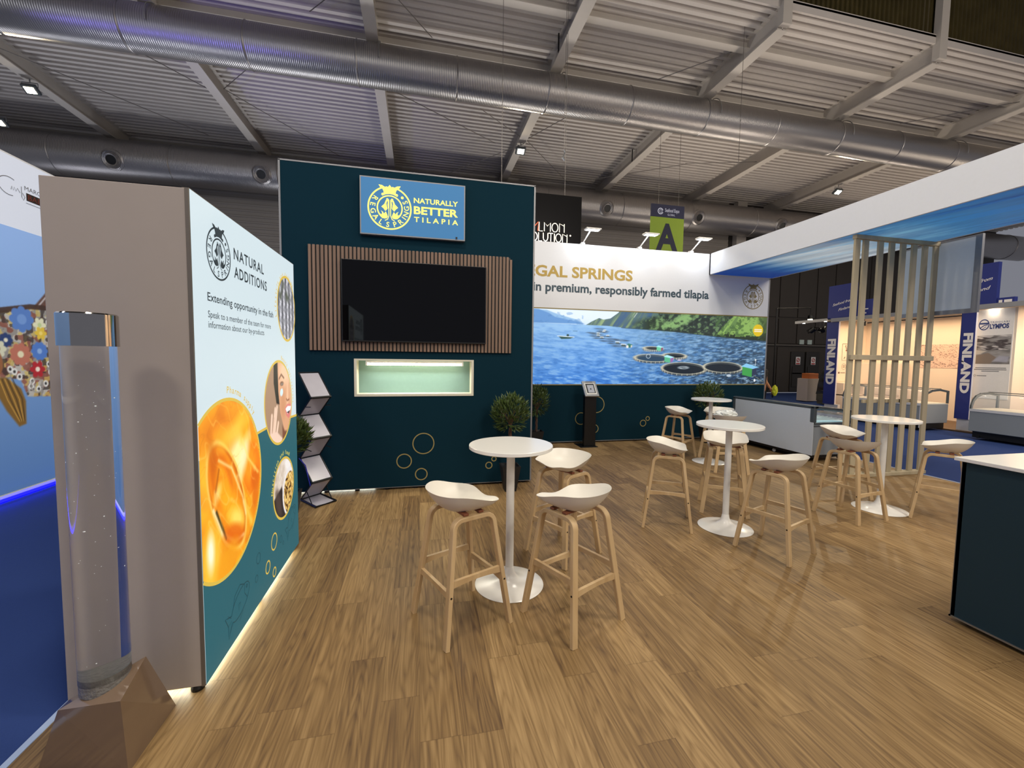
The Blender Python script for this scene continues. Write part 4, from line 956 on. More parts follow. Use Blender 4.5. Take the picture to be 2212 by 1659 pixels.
# ================================================================== brochure rack
t = thing('brochure_rack', 'folding zigzag brochure rack with empty grey shelves', 'brochure rack', (-1.12, 4.98, 0))
mat('clear_shelf', 'bab7c2', .25, var=.08, vscale=6, trans=.1)
Lb, Rb = Vector((-1.318, 5.025, 0)), Vector((-1.152, 5.206, 0)); fwd = Vector((.175, -.219, 0)); full = Vector((.223, -.278, 0))
lv = [(0, .02), (1, .262), (0, .49), (1, .745), (0, .974), (1, 1.193), (0, 1.458)]
def pl(side, k):
    f_, z = lv[k]; return (Lb if side == 0 else Rb) + fwd*f_ + Vector((0, 0, z))
for k in range(6):
    a, b_, c_, d_ = pl(0, k), pl(1, k), pl(1, k+1), pl(0, k+1)
    nn = (b_-a).cross(d_-a).normalized()*.002
    ins = lambda p, q: p.lerp(q, .04)
    q4 = [ins(a, c_), ins(b_, d_), ins(c_, a), ins(d_, b_)]
    sh = child(MB().add([v+nn for v in q4]+[v-nn for v in q4], [(0, 1, 2, 3), (7, 6, 5, 4), (0, 4, 5, 1), (1, 5, 6, 2), (2, 6, 7, 3), (3, 7, 4, 0)]), 'shelf_panel', 'clear_shelf', t)
    fr = MB().tube([a, d_], .007, 6).tube([b_, c_], .007, 6)
    child(fr, 'side_rails', 'black_metal', t)
    child(MB().tube([d_, c_], .013 if lv[k+1][0] else .006, 6), 'front_bar', 'black_metal', t)
q = [Lb, Rb, Rb+full, Lb+full]; zz = Vector((0, 0, .014))
child(MB().tube([v+zz for v in q+[q[0]]], .012, 6), 'base_frame', 'black_metal', t)
child(MB().add([v+zz*.8 for v in q], [(0, 1, 2, 3)]), 'base_sheet', 'clear_shelf', t)
for s_, pts in ((0, ((1, 1.6), (3, 3.6), (5, 5.6))), (1, ((1, 1.6), (3, 3.6), (5, 5.6)))):
    for k in (0, 2, 4):
        base_ = Lb if s_ == 0 else Rb
        child(MB().tube([pl(s_, k)+(pl(s_, k+1)-pl(s_, k))*.5, base_+fwd*(.95)+Vector((0, 0, lv[k][1]+.12*(k > 0)-.0 if k else .02)), ], .005, 5), 'strut', 'black_metal', t)
for k in (2, 4):
    child(MB().tube([pl(0, k)+Vector((-.01, 0, .0)), pl(0, k)+fwd*.45+Vector((0, 0, -.06)), pl(0, k-1)+Vector((-.02, 0, -.03))], .006, 5), 'folding_link', mat('blue_link', '1c1c8a', .4), t)

# ================================================================== tablet kiosk
t = thing('tablet_kiosk', 'black pillar kiosk with tilted silver tablet holder', 'tablet kiosk', (3.15, 7.27, 0))
child(MB().rbox(2.93, 3.27, 7.16, 7.54, 0, .012, .004), 'base_plate', 'black_metal', t)
child(MB().rbox(3.02, 3.25, 7.24, 7.33, .012, .98, .004), 'pillar', mat('kiosk_black', '060607', .35), t)
Mk = Matrix.Translation((3.13, 7.27, 1.09)) @ Matrix.Rotation(R(52), 4, 'X')
hd = child(MB().rbox(-.14, .14, -.17, .17, -.02, .02, .008, Mk), 'tablet_case', mat('case_silver', 'a2a4a6', .35, .6), t)
def kk(u0, u1, v0, v1, d0, d1): return MB().box(u0, u1, v0, v1, d0, d1, Mk)
fc = child(kk(-.10, .10, -.13, .12, .0195, .0215), 'tablet_bezel', 'white_metal', hd, Vector(t.location)) if False else child(kk(-.10, .10, -.13, .12, .0195, .0215), 'tablet_bezel', 'white_metal', t)
child(kk(-.085, .085, -.105, .105, .0212, .0225), 'tablet_frame', 'black_plastic', t)
child(kk(-.06, .065, -.095, .075, .0223, .0235), 'tablet_screen', mat('tablet_screen', '9a9ca2', .1, emis=.25), t)
child(kk(-.012, .012, -.03, .0, .0234, .0242), 'screen_mark', 'black_plastic', t)
child(kk(-.07, .07, .14, .15, .0195, .0215), 'camera_slot', 'black_plastic', t)

# ================================================================== counter on the right
t = thing('counter', 'dark teal counter with white top at the right edge of the picture', 'counter', (3.7, .5, 0))
child(MB().box(3.345, 4.05, -1.5, 1.90, .035, 1.036), 'counter_body', mat('counter_teal', '082934', .8, var=.04), t)
child(MB().rbox(3.318, 4.08, -1.53, 1.928, 1.040, 1.062, .002), 'counter_top', 'white_lacquer', t)
child(MB().box(3.338, 3.36, -1.5, 1.905, .026, .036).box(3.338, 4.05, 1.895, 1.905, .026, .036).box(3.345, 4.05, 1.88, 1.904, .036, 1.036), 'edge_trim', 'alu', t)
for x_, y_ in ((3.41, 1.83), (3.41, .4), (4.0, 1.83), (4.0, .4), (3.41, -1.3)): child(MB().lathe([(.03, 0), (.03, .012), (.018, .03)], (x_, y_, 0), 16), 'foot', 'black_plastic', t)

# ================================================================== chest freezer by the lake wall
mat('freezer_white', 'ccd3da', .4, var=.02); mat('freezer_grey', '8c9298', .4, var=.03); mat('rim_grey', '4c5357', .4); mat('ice_blue', 'a8dce8', .3, emis=.35); mat('castor_white', 'c8c8c8', .4)
def glassmat():
    m = bpy.data.materials.new('clear_glass'); m.use_nodes = True; nt = m.node_tree; b = nt.nodes['Principled BSDF']
    b.inputs['Base Color'].default_value = (.9, .96, .96, 1); b.inputs['Roughness'].default_value = .03; b.inputs['Transmission Weight'].default_value = 0; b.inputs['Alpha'].default_value = .22; b.inputs['Specular IOR Level'].default_value = .8
    n = nt.nodes.new('ShaderNodeTexNoise'); r = nt.nodes.new('ShaderNodeMapRange'); r.inputs[3].default_value = .02; r.inputs[4].default_value = .05
    nt.links.new(n.outputs['Fac'], r.inputs[0]); nt.links.new(r.outputs[0], b.inputs['Roughness']); MATS['glass'] = m
glassmat()
t = thing('chest_freezer', 'long white glass-topped chest freezer behind the tables, near the slat screen', 'freezer', (6.68, 6.4, 0))
child(MB().rbox(6.285, 7.06, 5.49, 7.27, .115, .66, .012), 'freezer_body', 'freezer_grey', t)
child(MB().rbox(6.272, 6.286, 5.484, 7.275, .115, .888, .004), 'side_panel', 'freezer_white', t)
child(MB().box(6.29, 7.05, 5.475, 5.49, .635, .655).box(6.29, 7.05, 5.475, 5.49, .60, .612), 'groove', 'rim_grey', t)
fr = MB().rbox(6.268, 6.36, 5.47, 7.28, .885, .935, .014).rbox(6.98, 7.08, 5.47, 7.28, .80, .86, .014)
for y0, y1 in ((5.47, 5.55), (7.20, 7.28)): fr.rbox(6.268, 6.325, y0, y1, .66 if y0 < 6 else .66, .93, .014); fr.rbox(7.03, 7.08, y0, y1, .66, .84, .012); fr.add([(6.3, y0, .93), (6.3, y1, .93), (7.06, y1, .86), (7.06, y0, .86), (6.3, y0, .895), (6.3, y1, .895), (7.06, y1, .825), (7.06, y0, .825)], [(0, 1, 2, 3), (4, 7, 6, 5), (0, 3, 7, 4), (1, 5, 6, 2)])
child(fr, 'top_frame', 'rim_grey', t)
child(MB().box(6.325, 7.03, 5.50, 5.506, .67, .86), 'end_glass', 'glass', t)
for i, (y0, y1) in enumerate(((5.55, 6.42), (6.36, 7.2))):
    z_ = .018*i
    child(MB().add([(6.33, y0, .925+z_), (6.33, y1, .925+z_), (7.05, y1, .857+z_), (7.05, y0, .857+z_)], [(0, 1, 2, 3)]), 'glass_lid', 'glass', t)
    child(MB().add([(6.33, y0, .93+z_), (6.33, y0+.03, .93+z_), (7.05, y0+.03, .862+z_), (7.05, y0, .862+z_)], [(0, 1, 2, 3)]), 'lid_edge', 'rim_grey', t)
child(MB().box(6.32, 7.03, 5.52, 7.24, .661, .668), 'inner_liner', 'ice_blue', t)
mb = MB()
for k in range(22): mb.box(6.34, 7.02, 5.56+k*.077, 5.566+k*.077, .69, .70)
child(mb, 'wire_baskets', 'white_metal', t)
child(MB().box(6.33, 6.345, 5.6, 7.2, .86, .875), 'inner_light', mat('freezer_led', 'ffffff', emis=5, ecol='e8f8ff'), t)
child(MB().box(6.30, 7.05, 5.52, 7.25, .07, .115), 'plinth', 'black_plastic', t)
for x_, y_ in ((6.34, 5.62), (6.34, 6.28), (6.34, 7.1), (7.0, 5.62), (7.0, 7.1)): child(MB().lathe([(.03, -.012), (.035, 0), (.03, .012)], (x_, y_, .036), 16, 'x'), 'castor', 'castor_white' if y_ == 6.28 else 'black_plastic', t)

# ================================================================== neighbouring stand on the left
t = thing('fish_mural_wall', 'neighbouring stand wall with white header and fish of buttons on light blue', 'display wall', (-4.75, 4, 0))
fl = lambda d: (lambda u, v: (-4.555+d, u, v))
child(MB().box(-4.76, -4.56, -3, 9.4, .04, 3.90), 'wall_core', 'white_board', t)
glow('booth_white', 'd4dae8', .55, .5)
child(MB().flat([(-3, 3.07), (9.4, 3.07), (9.4, 3.88), (-3, 3.88)], fl(0)), 'white_header', 'booth_white', t)
FM = attr_mat('fish_print', .52, .5); o_ = Vector(t.location)
def sky(P):
    k = np.clip((P.Y-.05)/3., 0, 1); P.mix(1-k, '4f74a8', .9); P.mix(np.clip((k-.55)*2, 0, 1), '8fb2e8')
for a, b_ in ((-3, 5.0), (7.2, 9.4)):
    P = Paint(8, 40, a, b_, .05, 3.07, '88acdf'); sky(P); P.mesh('plain_print', lambda x, y: (-4.552-o_.x, x-o_.y, y-o_.z), FM, t)
P = Paint(230, 320, 5.0, 7.2, .05, 3.07, '88acdf'); sky(P)
yl = [(5.3, 2.06), (5.78, 2.10), (6.15, 2.19), (6.45, 2.20), (7.2, 2.1), (7.9, 1.7), (7.2, 1.25), (6.45, 1.09), (6.05, 1.12), (5.97, 1.33), (5.73, 1.36), (5.3, 1.5)]
P.poly([(6.18, 2.18), (6.41, 2.43), (6.7, 2.5), (6.8, 2.15)], '5c4038', soft=.01); P.line([(6.25, 2.2), (6.45, 2.42)], .02, 'c8c4c8', .8); P.line([(6.32, 2.18), (6.5, 2.4)], .02, '8a3a20', .8)
P.poly(yl, '8c8884', soft=.01)
msk = P.c[..., 0]*0; ins = (P.X > 5.2) & (P.X < 7.6) & (np.abs(P.Y-1.68) < .6)
n1_ = P.noise(.09, .09, 41, 2); base_c = P.c.copy()
P.mix(np.clip((n1_-.52)*14, 0, 1)*ins, 'c8c4bc', .6); P.mix(np.clip((P.noise(.07, .07, 42, 2)-.58)*14, 0, 1)*ins, '7c3a2c', .7); P.mix(np.clip((P.noise(.06, .06, 43, 2)-.62)*14, 0, 1)*ins, 'c8b05c', .7); P.mix(np.clip((.30-P.noise(.05, .05, 44, 1))*14, 0, 1)*ins, '2c2424', .7)
M0 = Paint(230, 320, 5.0, 7.2, .05, 3.07, '000000'); M0.poly(yl, 'ffffff', soft=.01); kk_ = M0.c[..., :1]
P.c = P.c*kk_ + base_c*(1-kk_)
P.line([(5.5, 2.09), (5.78, 2.11), (6.15, 2.19), (6.45, 2.2)], .06, '3a241c', .9)
def flower(cx, cy, r, col, mid, pet=8):
    for q in range(pet): P.ell(cx+r*.62*math.cos(q*6.283/pet), cy+r*.62*math.sin(q*6.283/pet), r*.42, r*.34, col, 1, q*360/pet, .006)
    P.ell(cx, cy, r*.55, r*.55, col, 1); P.ell(cx, cy, r*.30, r*.30, mid, 1)
flower(6.03, 2.03, .15, '5078bc', 'dce4f0'); P.ell(6.03, 2.03, .06, .06, '6a90cc'); flower(6.26, 1.98, .09, 'd8d8b8', 'b8c890', 6); flower(6.27, 1.88, .08, 'd8b83c', 'e8d070', 6); flower(6.24, 1.66, .11, '4a74be', '88a8d8', 10)
flower(6.20, 1.44, .10, 'a8222c', 'e8d8c8', 6); flower(5.99, 1.62, .13, 'b06a58', 'd8d0b0', 9); flower(5.82, 1.78, .08, '22386a', 'd8d4c0', 8); flower(5.72, 1.68, .10, 'c8c8b0', '8c6a3a', 7); P.ell(5.70, 1.52, .07, .14, '8c5a3a')
for (a, b_) in ((5.9, 1.42), (5.96, 1.36), (6.1, 1.24), (6.2, 1.2), (6.3, 1.26), (6.36, 1.5), (6.38, 1.4), (6.38, 2.02), (6.12, 1.3), (5.85, 1.45)): P.ell(a, b_, .035, .04, 'dcdcd8'); P.ell(a, b_, .016, .018, '2c2a2c')
P.ell(6.18, 1.24, .08, .08, '9a948e', .9, ring=.02)
P.poly([(5.66, 1.36), (5.80, 1.36), (5.97, 1.22), (6.02, 1.07), (6.01, .80), (5.92, .78), (5.78, .98), (5.70, 1.14)], '7a5a28', soft=.012)
for q in range(6): P.line([(5.72+q*.03, 1.34), (5.80+q*.035, 1.1), (5.93+q*.012, .84)], .010, '2c2010' if q % 2 else 'd8a850', .8, .005)
P.mix(np.exp(-((P.X-5.95)**2+(P.Y-.85)**2)/.01)*0, 'ffffff')
P.mesh('fish_print', lambda x, y: (-4.552-o_.x, x-o_.y, y-o_.z), FM, t)
mb = MB(); put_text(mb, 'MARCEL', 6.16, 3.555, .30, .05, fl(.006)); mb.stroke([(5.97+.13*math.cos(R(a)), 3.53+.10*math.sin(R(a))) for a in range(60, 300, 12)], .008, fl(.006))
mb.stroke([(5.99, 3.50), (6.0, 3.54), (6.02, 3.50), (6.03, 3.54), (6.05, 3.50), (6.07, 3.54), (6.10, 3.50)], .008, fl(.006)); mb.stroke([(6.12, 3.58), (6.12, 3.46), (6.14, 3.43), (6.16, 3.47), (6.13, 3.51)], .008, fl(.006)); mb.stroke([(6.17, 3.41), (6.46, 3.41)], .006, fl(.006))
child(mb, 'grey_lettering', mat('print_grey', '6c6c70', .7), t)
child(MB().flat([(6.18, 3.44), (6.46, 3.44), (6.46, 3.53), (6.18, 3.53)], fl(.004)), 'dark_label', mat('print_dark', '2a1c1a', .7), t)
mb = MB(); put_text(mb, 'BAEY', 6.20, 3.455, .24, .06, fl(.006)); child(mb, 'red_lettering', mat('print_rust', '7a3020', .7), t)
child(MB().box(-4.75, -4.53, -3, 9.4, .0, .04), 'white_plinth', 'white_board', t)
child(MB().box(-4.53, -4.515, -3, 9.4, -.02, .012), 'blue_led_strip', mat('blue_led', '0000ff', emis=9, ecol='0808ff'), t)
area('blue_strip_light', (-4.40, 4.5, .05), .1, 7, (.02, .03, 1), (0, R(-60), 0), 8)
spot('blue_fill_uplight', (-9.5, 4.5, 3.2), (-5.2, 10.6, 8.3), 900, 34, (.28, .24, 1), .8, .2)  # unseen lamp added to tint the duct blue
# the carpet of this stand is part of the floor

# ================================================================== hanging banners
t = thing('banner_box', 'black hanging banner box with white lettering behind the television wall', 'banner', (2.0, 9.5, 4.17))
child(MB().box(.35, 3.56, 9.0, 10.2, 4.10, 5.28), 'banner_fabric', mat('banner_black', '100f0f', .95, spec=.1), t)
fbn = lambda u, v: (u, 8.998, v)
STK = {'S': [[(.9, .85), (.6, 1), (.2, .95), (.1, .75), (.3, .55), (.7, .45), (.9, .25), (.75, .05), (.3, 0), (.05, .15)]], 'A': [[(0, 0), (.8, 1), (.8, 0)]], 'L': [[(0, 1), (0, 0), (.6, 0)]], 'M': [[(0, 0), (0, 1), (.5, .6), (1, 1), (1, 0)]],
       'O': [[(.5+.5*math.cos(R(a)), .5+.5*math.sin(R(a))) for a in range(0, 361, 20)]], 'N': [[(0, 0), (0, 1), (.8, .75)], [(.8, 1), (.8, 0)]], 'E': [[(.7, 1), (0, 1), (0, 0), (.7, 0)], [(0, .5), (.6, .5)]], 'V': [[(0, 1), (.4, 0), (.8, 1)]],
       'U': [[(0, 1), (0, .4), (.1, .15), (.4, 0), (.7, .15), (.8, .4), (.8, 1)]], 'T': [[(-.1, 1), (.7, 1)], [(.3, 1), (.3, 0)]], 'I': [[(0, 1), (0, 0)]]}
def strokes(mb, s, u, v, cw, h, gap, fn):
    for ch in s:
        wd = max(p[0] for st_ in STK[ch] for p in st_)
        for st_ in STK[ch]: mb.stroke([(u+p[0]*cw, v+p[1]*h) for p in st_], .019, fn)
        u += wd*cw+gap
    return u
mb = MB(); strokes(mb, 'S', 2.10, 4.465, .18, .19, .04, fbn); strokes(mb, 'LMON', 2.575, 4.465, .14, .19, .036, fbn); strokes(mb, 'EVOLUTION', 2.145, 4.250, .132, .18, .03, fbn); mb.ring(3.305, 4.41, 0, .02, fbn, 12)
child(mb, 'white_lettering', mat('letter_cream', 'dcd6c8', .6, emis=.05), t)
mb = MB(); strokes(mb, 'A', 2.40, 4.465, .19, .19, 0, fbn); child(mb, 'red_letter', mat('letter_red', 'c8502c', .6, emis=.1), t)
t = thing('hanging_sign', 'green hanging hall sign with big dark letter A and navy head', 'sign', (7.63, 12, 5.0))
child(MB().box(7.05, 8.21, 11.99, 12.03, 4.95, 6.13), 'green_board', mat('sign_green', '7f962a', .6), t)
child(MB().box(7.05, 8.21, 11.985, 12.03, 6.13, 6.52), 'navy_head', mat('sign_navy', '22243e', .6), t)
fa = lambda u, v: (u, 11.982, v)
mb = MB(); put_text(mb, 'A', 7.63, 5.12, .78, .80, fa, .035, 1., 'c'); child(mb, 'letter_a', mat('letter_navy', '1c1e34', .6), t)
mb = MB(); put_text(mb, 'Seafood Expo', 7.53, 6.30, .50, .11, fa, .01); put_text(mb, 'GLOBAL', 7.62, 6.19, .26, .06, fa); mb.ring(7.37, 6.31, .07, .10, fa, 24, 20, 340).ring(7.38, 6.31, .035, .05, fa, 20)
child(mb, 'white_lettering', mat('sign_pale', 'c4c8dc', .6), t)

# ================================================================== stand across the aisle
mat('peach_wall', 'ead9c6', .7, var=.02); mat('navy_panel', '222e78', .6, var=.03); mat('navy_side', '10163c', .7); mat('stand_white', 'd2d2d6', .5); mat('letter_white', 'ece6e0', .6)
t = thing('stand_shell', 'cream-walled exhibition stand with grey lighting beam across the aisle', 'exhibition stand', (14.2, 8, 0))
child(MB().box(15.0, 15.1, 3.5, 11.4, 0, 3.0), 'rear_wall', 'peach_wall', t)
child(MB().box(13.55, 15.0, 11.35, 11.42, 0, 3.1), 'side_wall', 'peach_wall', t)
child(MB().box(13.36, 15.0, 6.80, 6.84, 0, 2.96).box(13.31, 13.36, 6.80, 7.50, 0, 2.97), 'partition', 'peach_wall', t)
child(MB().box(13.04, 13.14, 3.5, 11.0, 2.96, 3.07).box(13.14, 15, 3.5, 11.4, 3.03, 3.07), 'lighting_beam', mat('beam_grey', '8e8e90', .5), t)
child(MB().box(13.0, 15.1, 3.5, 11.4, -.03, .01), 'stand_floor', mat('stand_floor', '5c4630', .6), t)
for y_ in (5.4, 6.2, 7.2, 7.9, 8.6, 9.4, 10.2, 10.8):
    child(MB().box(13.2, 13.3, y_-.05, y_+.05, 3.018, 3.029), 'downlight', mat('downlight', 'ffffff', emis=25, ecol='fff4e0'), t)
    spot('stand_downlight', (13.3, y_, 2.98), (13.9, y_, 0), 28, 110, (1, .78, .55), .9, .05)
area('stand_light', (14.1, 9.2, 2.95), 1.0, 70, (1, .70, .42), (0, 0, 0), 3.6)
area('stand_light', (14.2, 5.6, 2.95), 1.0, 55, (1, .74, .48), (0, 0, 0), 2.4)
fX = lambda X: (lambda u, v: (X, -u, v))      # face looking towards -x, u runs right in the picture
def vertical(mb, s, X, yl, yr, ztop, zbot, bold=.05):
    """letters stacked sideways, reading downwards"""
    fn = lambda u, v: (X, yl-.0-v, ztop-u)
    put_text(mb, s, 0, -0.0, ztop-zbot, yl-yr, fn, bold)
for i, (ya, yb, lab) in enumerate(((7.41, 7.68, 'blue pillar panel with white FINLAND running down it, on the right between two freezers'), (10.78, 11.17, 'blue pillar panel with white FINLAND running down it, left of the slat screen'))):
    t = thing('sign_pillar', lab, 'sign pillar', (13.3, (ya+yb)/2, 0))
    child(MB().box(13.10, 13.115, ya, yb, .29, 2.955), 'blue_panel', 'navy_panel', t); child(MB().box(13.116, 13.17, ya+.004, yb-.002, .29, 2.955), 'white_core', 'stand_white', t)
    child(MB().box(13.11, 13.17, yb, yb+.012, .29, 2.955), 'dark_return', 'navy_side', t)
    child(MB().box(13.14, 13.24, ya-.09, yb-.03, 0.01, .29), 'white_base', 'stand_white', t)
    w_ = yb-ya
    mb = MB(); vertical(mb, 'FINLAND', 13.097, yb-.27*w_ if i == 0 else yb-.2*w_, ya+.12*w_ if i == 0 else ya+.17*w_, 2.41, .93); child(mb, 'lettering', 'letter_white', t)
def script(mb, lines, y0, z0, fn_x, h):
    for k, (s, du, w_) in enumerate(lines):
        vs, fs, (x0, x1, yy0, yy1) = text2d(s, .012)
        sc = h/.7; sx = w_/(x1-x0)
        mb.add([(fn_x, y0-du-(x-x0)*sx-y*sc*.35, z0-k*h*2.0+y*sc+((x-x0)*sx)*.18) for x, y in vs], fs)
t = thing('header_box', 'tall blue header box reading Seafood from Finland above the left pillar', 'header sign', (13.3, 10.6, 3.07))
child(MB().box(13.10, 13.2, 10.32, 11.17, 3.075, 4.12), 'blue_box', 'navy_panel', t)
mb = MB(); script(mb, (('Seafood from', 0, .62), ('Finland', .2, .38)), 11.02, 3.46, 13.096, .085); child(mb, 'script_lettering', 'letter_white', t)
t = thing('header_box', 'lower blue header box seen between battens behind the tall one', 'header sign', (13.4, 10.0, 3.07))
child(MB().box(13.16, 13.26, 9.84, 10.31, 3.075, 3.56), 'blue_box', 'navy_panel', t)
mb = MB(); mb.box(13.155, 13.157, 9.95, 10.1, 3.26, 3.29).box(13.155, 13.157, 10.0, 10.22, 3.14, 3.17); child(mb, 'white_marks', 'letter_white', t)
t = thing('header_box', 'blue header box with cut-off words beside the grey hanging frame on the right', 'header sign', (13.3, 7.6, 3.07))
child(MB().box(13.10, 13.2, 7.08, 8.1, 3.075, 4.03), 'blue_box', 'navy_panel', t)
mb = MB(); script(mb, (('Seafood from', 0, .62), ('Finland', .2, .38)), 7.80, 3.52, 13.096, .085); child(mb, 'script_lettering', 'letter_white', t)
t = thing('header_box', 'small low blue box showing the tops of white letters above the beam', 'header sign', (13.3, 6.93, 3.07))
child(MB().box(13.12, 13.22, 6.78, 7.07, 3.075, 3.19), 'blue_box', 'navy_panel', t)
child(MB().box(13.115, 13.118, 6.98, 7.04, 3.08, 3.14).box(13.115, 13.118, 6.82, 6.95, 3.08, 3.14), 'letter_tops', 'letter_white', t)
t = thing('lamp_bar', 'short pale lamp bar with bright spotlight left of the blue pillar', 'lamp bar', (13.15, 11.75, 3.0))
child(MB().box(13.08, 13.2, 11.18, 12.36, 3.0, 3.09), 'bar', mat('bar_pale', 'b4b0a8', .5), t)
for y_ in (11.25, 12.05): child(MB().box(13.10, 13.15, y_-.03, y_+.03, 2.99, 2.999), 'downlight', 'downlight', t)
t = thing('spotlight', 'bright round white spotlight glaring above the lamp bar', 'spotlight', (17.0, 15.3, 3.55))
MB().lathe([(.08, 0), (.1, .02), (.1, .16), (.04, .2)], n=16).build('housing', 'black_metal', t); MB().lathe([(.001, -.02), (.09, -.02), (.09, 0)], n=16).build('lens', 'lamp_lens', t)
MB().tube([(0, 0, .2), (0, 0, .5), (-1.2, .6, .5)], .02, 6).tube([(-1.2, .6, .5), (-1.2, .6, -3.55)], .03, 6).build('stand_pole', 'black_metal', t)
for (x_, y_, z_, k) in ((13.3, 10.15, 2.90, 'first'), (13.3, 9.52, 2.90, 'second'), (13.3, 8.98, 2.92, 'third'), (13.3, 8.70, 2.95, 'fourth')):
    t = thing('track_spot', 'black can spotlight under the grey beam, %s from the left behind the battens' % k, 'spotlight', (x_, y_, z_), 0, 'black can spotlights under the beam')
    MB().lathe([(.045, -.12), (.05, -.12), (.05, .0), (.02, .03)], n=14).build('can', 'black_metal', t, smooth=True); MB().tube([(0, 0, .02), (0, 0, 3.03-z_)], .012, 6).build('stem', 'black_metal', t)
tag(MB().box(13.12, 14.0, 11.68, 11.72, 3.09, 3.13).box(13.12, 14.0, 12.28, 12.32, 3.09, 3.13).box(13.98, 14.02, 11.68, 12.32, 3.09, 3.13).box(13.48, 13.52, 11.7, 12.32, 3.08, 3.12).box(13.68, 13.72, 11.7, 12.32, 3.08, 3.12).box(13.88, 13.92, 11.7, 12.32, 3.08, 3.12).box(13.58, 13.62, 11.7, 12.32, 3.08, 3.12).box(13.98, 14.02, 11.4, 11.7, 3.09, 3.13).build('lamp_rack', 'black_metal'), 'thin black rack above the lamp bar carrying the cluster of black lamps', 'lamp rack')
for k, (y_, x_) in enumerate(((12.0, 13.5), (12.3, 13.7), (11.7, 13.6), (12.1, 13.9))):
    t = thing('track_spot', 'black stage lamp in the cluster left of the first pillar', 'spotlight', (x_, y_, 2.78), k, 'cluster of black lamps by the pillar')
    M_ = Matrix.Rotation(R(60), 4, 'X'); q = MB().lathe([(.07, -.12), (.08, .1), (.03, .14)], n=12); q.v = [tuple(M_ @ Vector(v)) for v in q.v]; q.build('can', 'black_metal', t); MB().tube([(0, 0, .05), (0, 0, .3)], .01, 5).build('stem', 'black_metal', t)
# posters
def poster(nm, label, P_, fn, emis=0.):
    o = P_.mesh(nm, fn, attr_mat(nm, emis, 1), None); return tag(o, label, 'poster')
P = Paint(90, 70, 8.75, 9.85, 1.525, 2.215, 'e6c6b4')
a_ = P.noise(.16, .035, 61, 2, 25); b2 = P.noise(.14, .03, 62, 2, -30)
P.mix(np.clip((.06-np.abs(a_-.5))*20, 0, 1), '5a4440', .9); P.mix(np.clip((.05-np.abs(b2-.45))*20, 0, 1), '4a3a3a', .8)
poster('fish_pattern_poster', 'wide poster of brown line pattern like shoaling fish on the cream wall', P, lambda x, y: (14.992, x, y))
t = thing('company_poster', 'white poster with OLYMPOS wordmark and grey fish photograph beside the right pillar', 'poster', (13.6, 7.3, .8))
child(MB().box(13.296, 13.309, 6.845, 7.49, .83, 2.955), 'poster_sheet', mat('poster_white', 'e8e4e0', .6), t)
fo = lambda u, v: (13.294, -u*.979, 1.65+(v-1.65)*.979)
mb = MB(); 
mb.ring(-7.52, 2.62, .082, .10, lambda u, v: fo(u, 2.62+(v-2.62)*1.35), 40); mb.flat([(-7.60, 2.63), (-7.44, 2.63), (-7.44, 2.67), (-7.60, 2.67)], fo).stroke([(-7.59, 2.54), (-7.52, 2.60), (-7.45, 2.62)], .02, fo).stroke([(-7.56, 2.50), (-7.48, 2.57)], .012, fo)
put_text(mb, 'TROOLARI', -7.41, 2.655, .34, .035, fo, .01, 1.3); put_text(mb, 'LYMPOS', -7.41, 2.52, .34, .105, fo, .05)
child(mb, 'wordmark', mat('wordmark_blue', '2c3e78', .6), t)
P = Paint(70, 80, -7.625, -7.01, 1.66, 2.36, '6e6a68')
P.mix(P.noise(.2, .06, 71, 3, 10), 'a8a4a2'); P.mix(np.clip((P.noise(.22, .05, 72, 3, 8)-.5)*5, 0, 1)*(P.Y > 2.0), '3a3234', .8); P.mix(np.clip((.4-P.noise(.18, .04, 73, 2, -12))*6, 0, 1)*(P.Y > 2.0), 'e0dad6', .8)
P.poly([(-7.625, 2.0), (-7.42, 1.98), (-7.55, 1.90), (-7.625, 1.89)], 'c8c0b4'); P.poly([(-7.625, 1.66), (-7.35, 1.66), (-7.25, 1.82), (-7.4, 1.93), (-7.625, 1.86)], '8a7a6c'); P.poly([(-7.32, 1.72), (-7.05, 1.70), (-7.02, 1.84), (-7.2, 1.86)], 'b0b0c0', .8, .02)
o_ = Vector(t.location); P.mesh('fish_photo', lambda x, y: (13.294-o_.x, -x*.979-o_.y, 1.65+(y-1.65)*.979-o_.z), attr_mat('fish_photo'), t)
mb = MB()
for z_, a0, a1 in ((1.555, -7.62, -7.06), (1.515, -7.64, -7.05), (1.475, -7.5, -7.18)): mb.flat([(a0, z_), (a1, z_), (a1, z_+.016), (a0, z_+.016)], fo)
mb.ring(-7.62, 1.37, .02, .026, fo, 12).flat([(-7.58, 1.36), (-7.4, 1.36), (-7.4, 1.376), (-7.58, 1.376)], fo)
child(mb, 'small_print', 'print_grey', t)
P = Paint(14, 40, 7.52, 7.72, 1.55, 2.2, '9a90a0'); P.mix(P.noise(.1, .06, 81, 2), 'b8b0b8'); P.poly([(7.5, 1.95), (7.75, 1.95), (7.75, 2.02), (7.5, 2.02)], '8a4c34'); P.poly([(7.5, 1.5), (7.75, 1.5), (7.75, 1.93), (7.5, 1.93)], '8a7460')
poster('narrow_picture', 'narrow landscape picture on the cream wall right of the OLYMPOS poster', P, lambda x, y: (14.99, x, y))
t = thing('logo_poster', 'cream poster with framed red and brown drawing beside the left FINLAND pillar', 'poster', (14.2, 11.34, 1.0))
child(MB().box(13.78, 14.42, 11.336, 11.348, 1.02, 2.99), 'poster_sheet', 'peach_wall', t)
fp = lambda u, v: (u, 11.333, v)
mb = MB().stroke([(13.99, 2.28), (14.3, 2.28), (14.34, 2.2), (14.34, 1.72), (13.99, 1.72), (13.99, 2.28)], .014, fp)
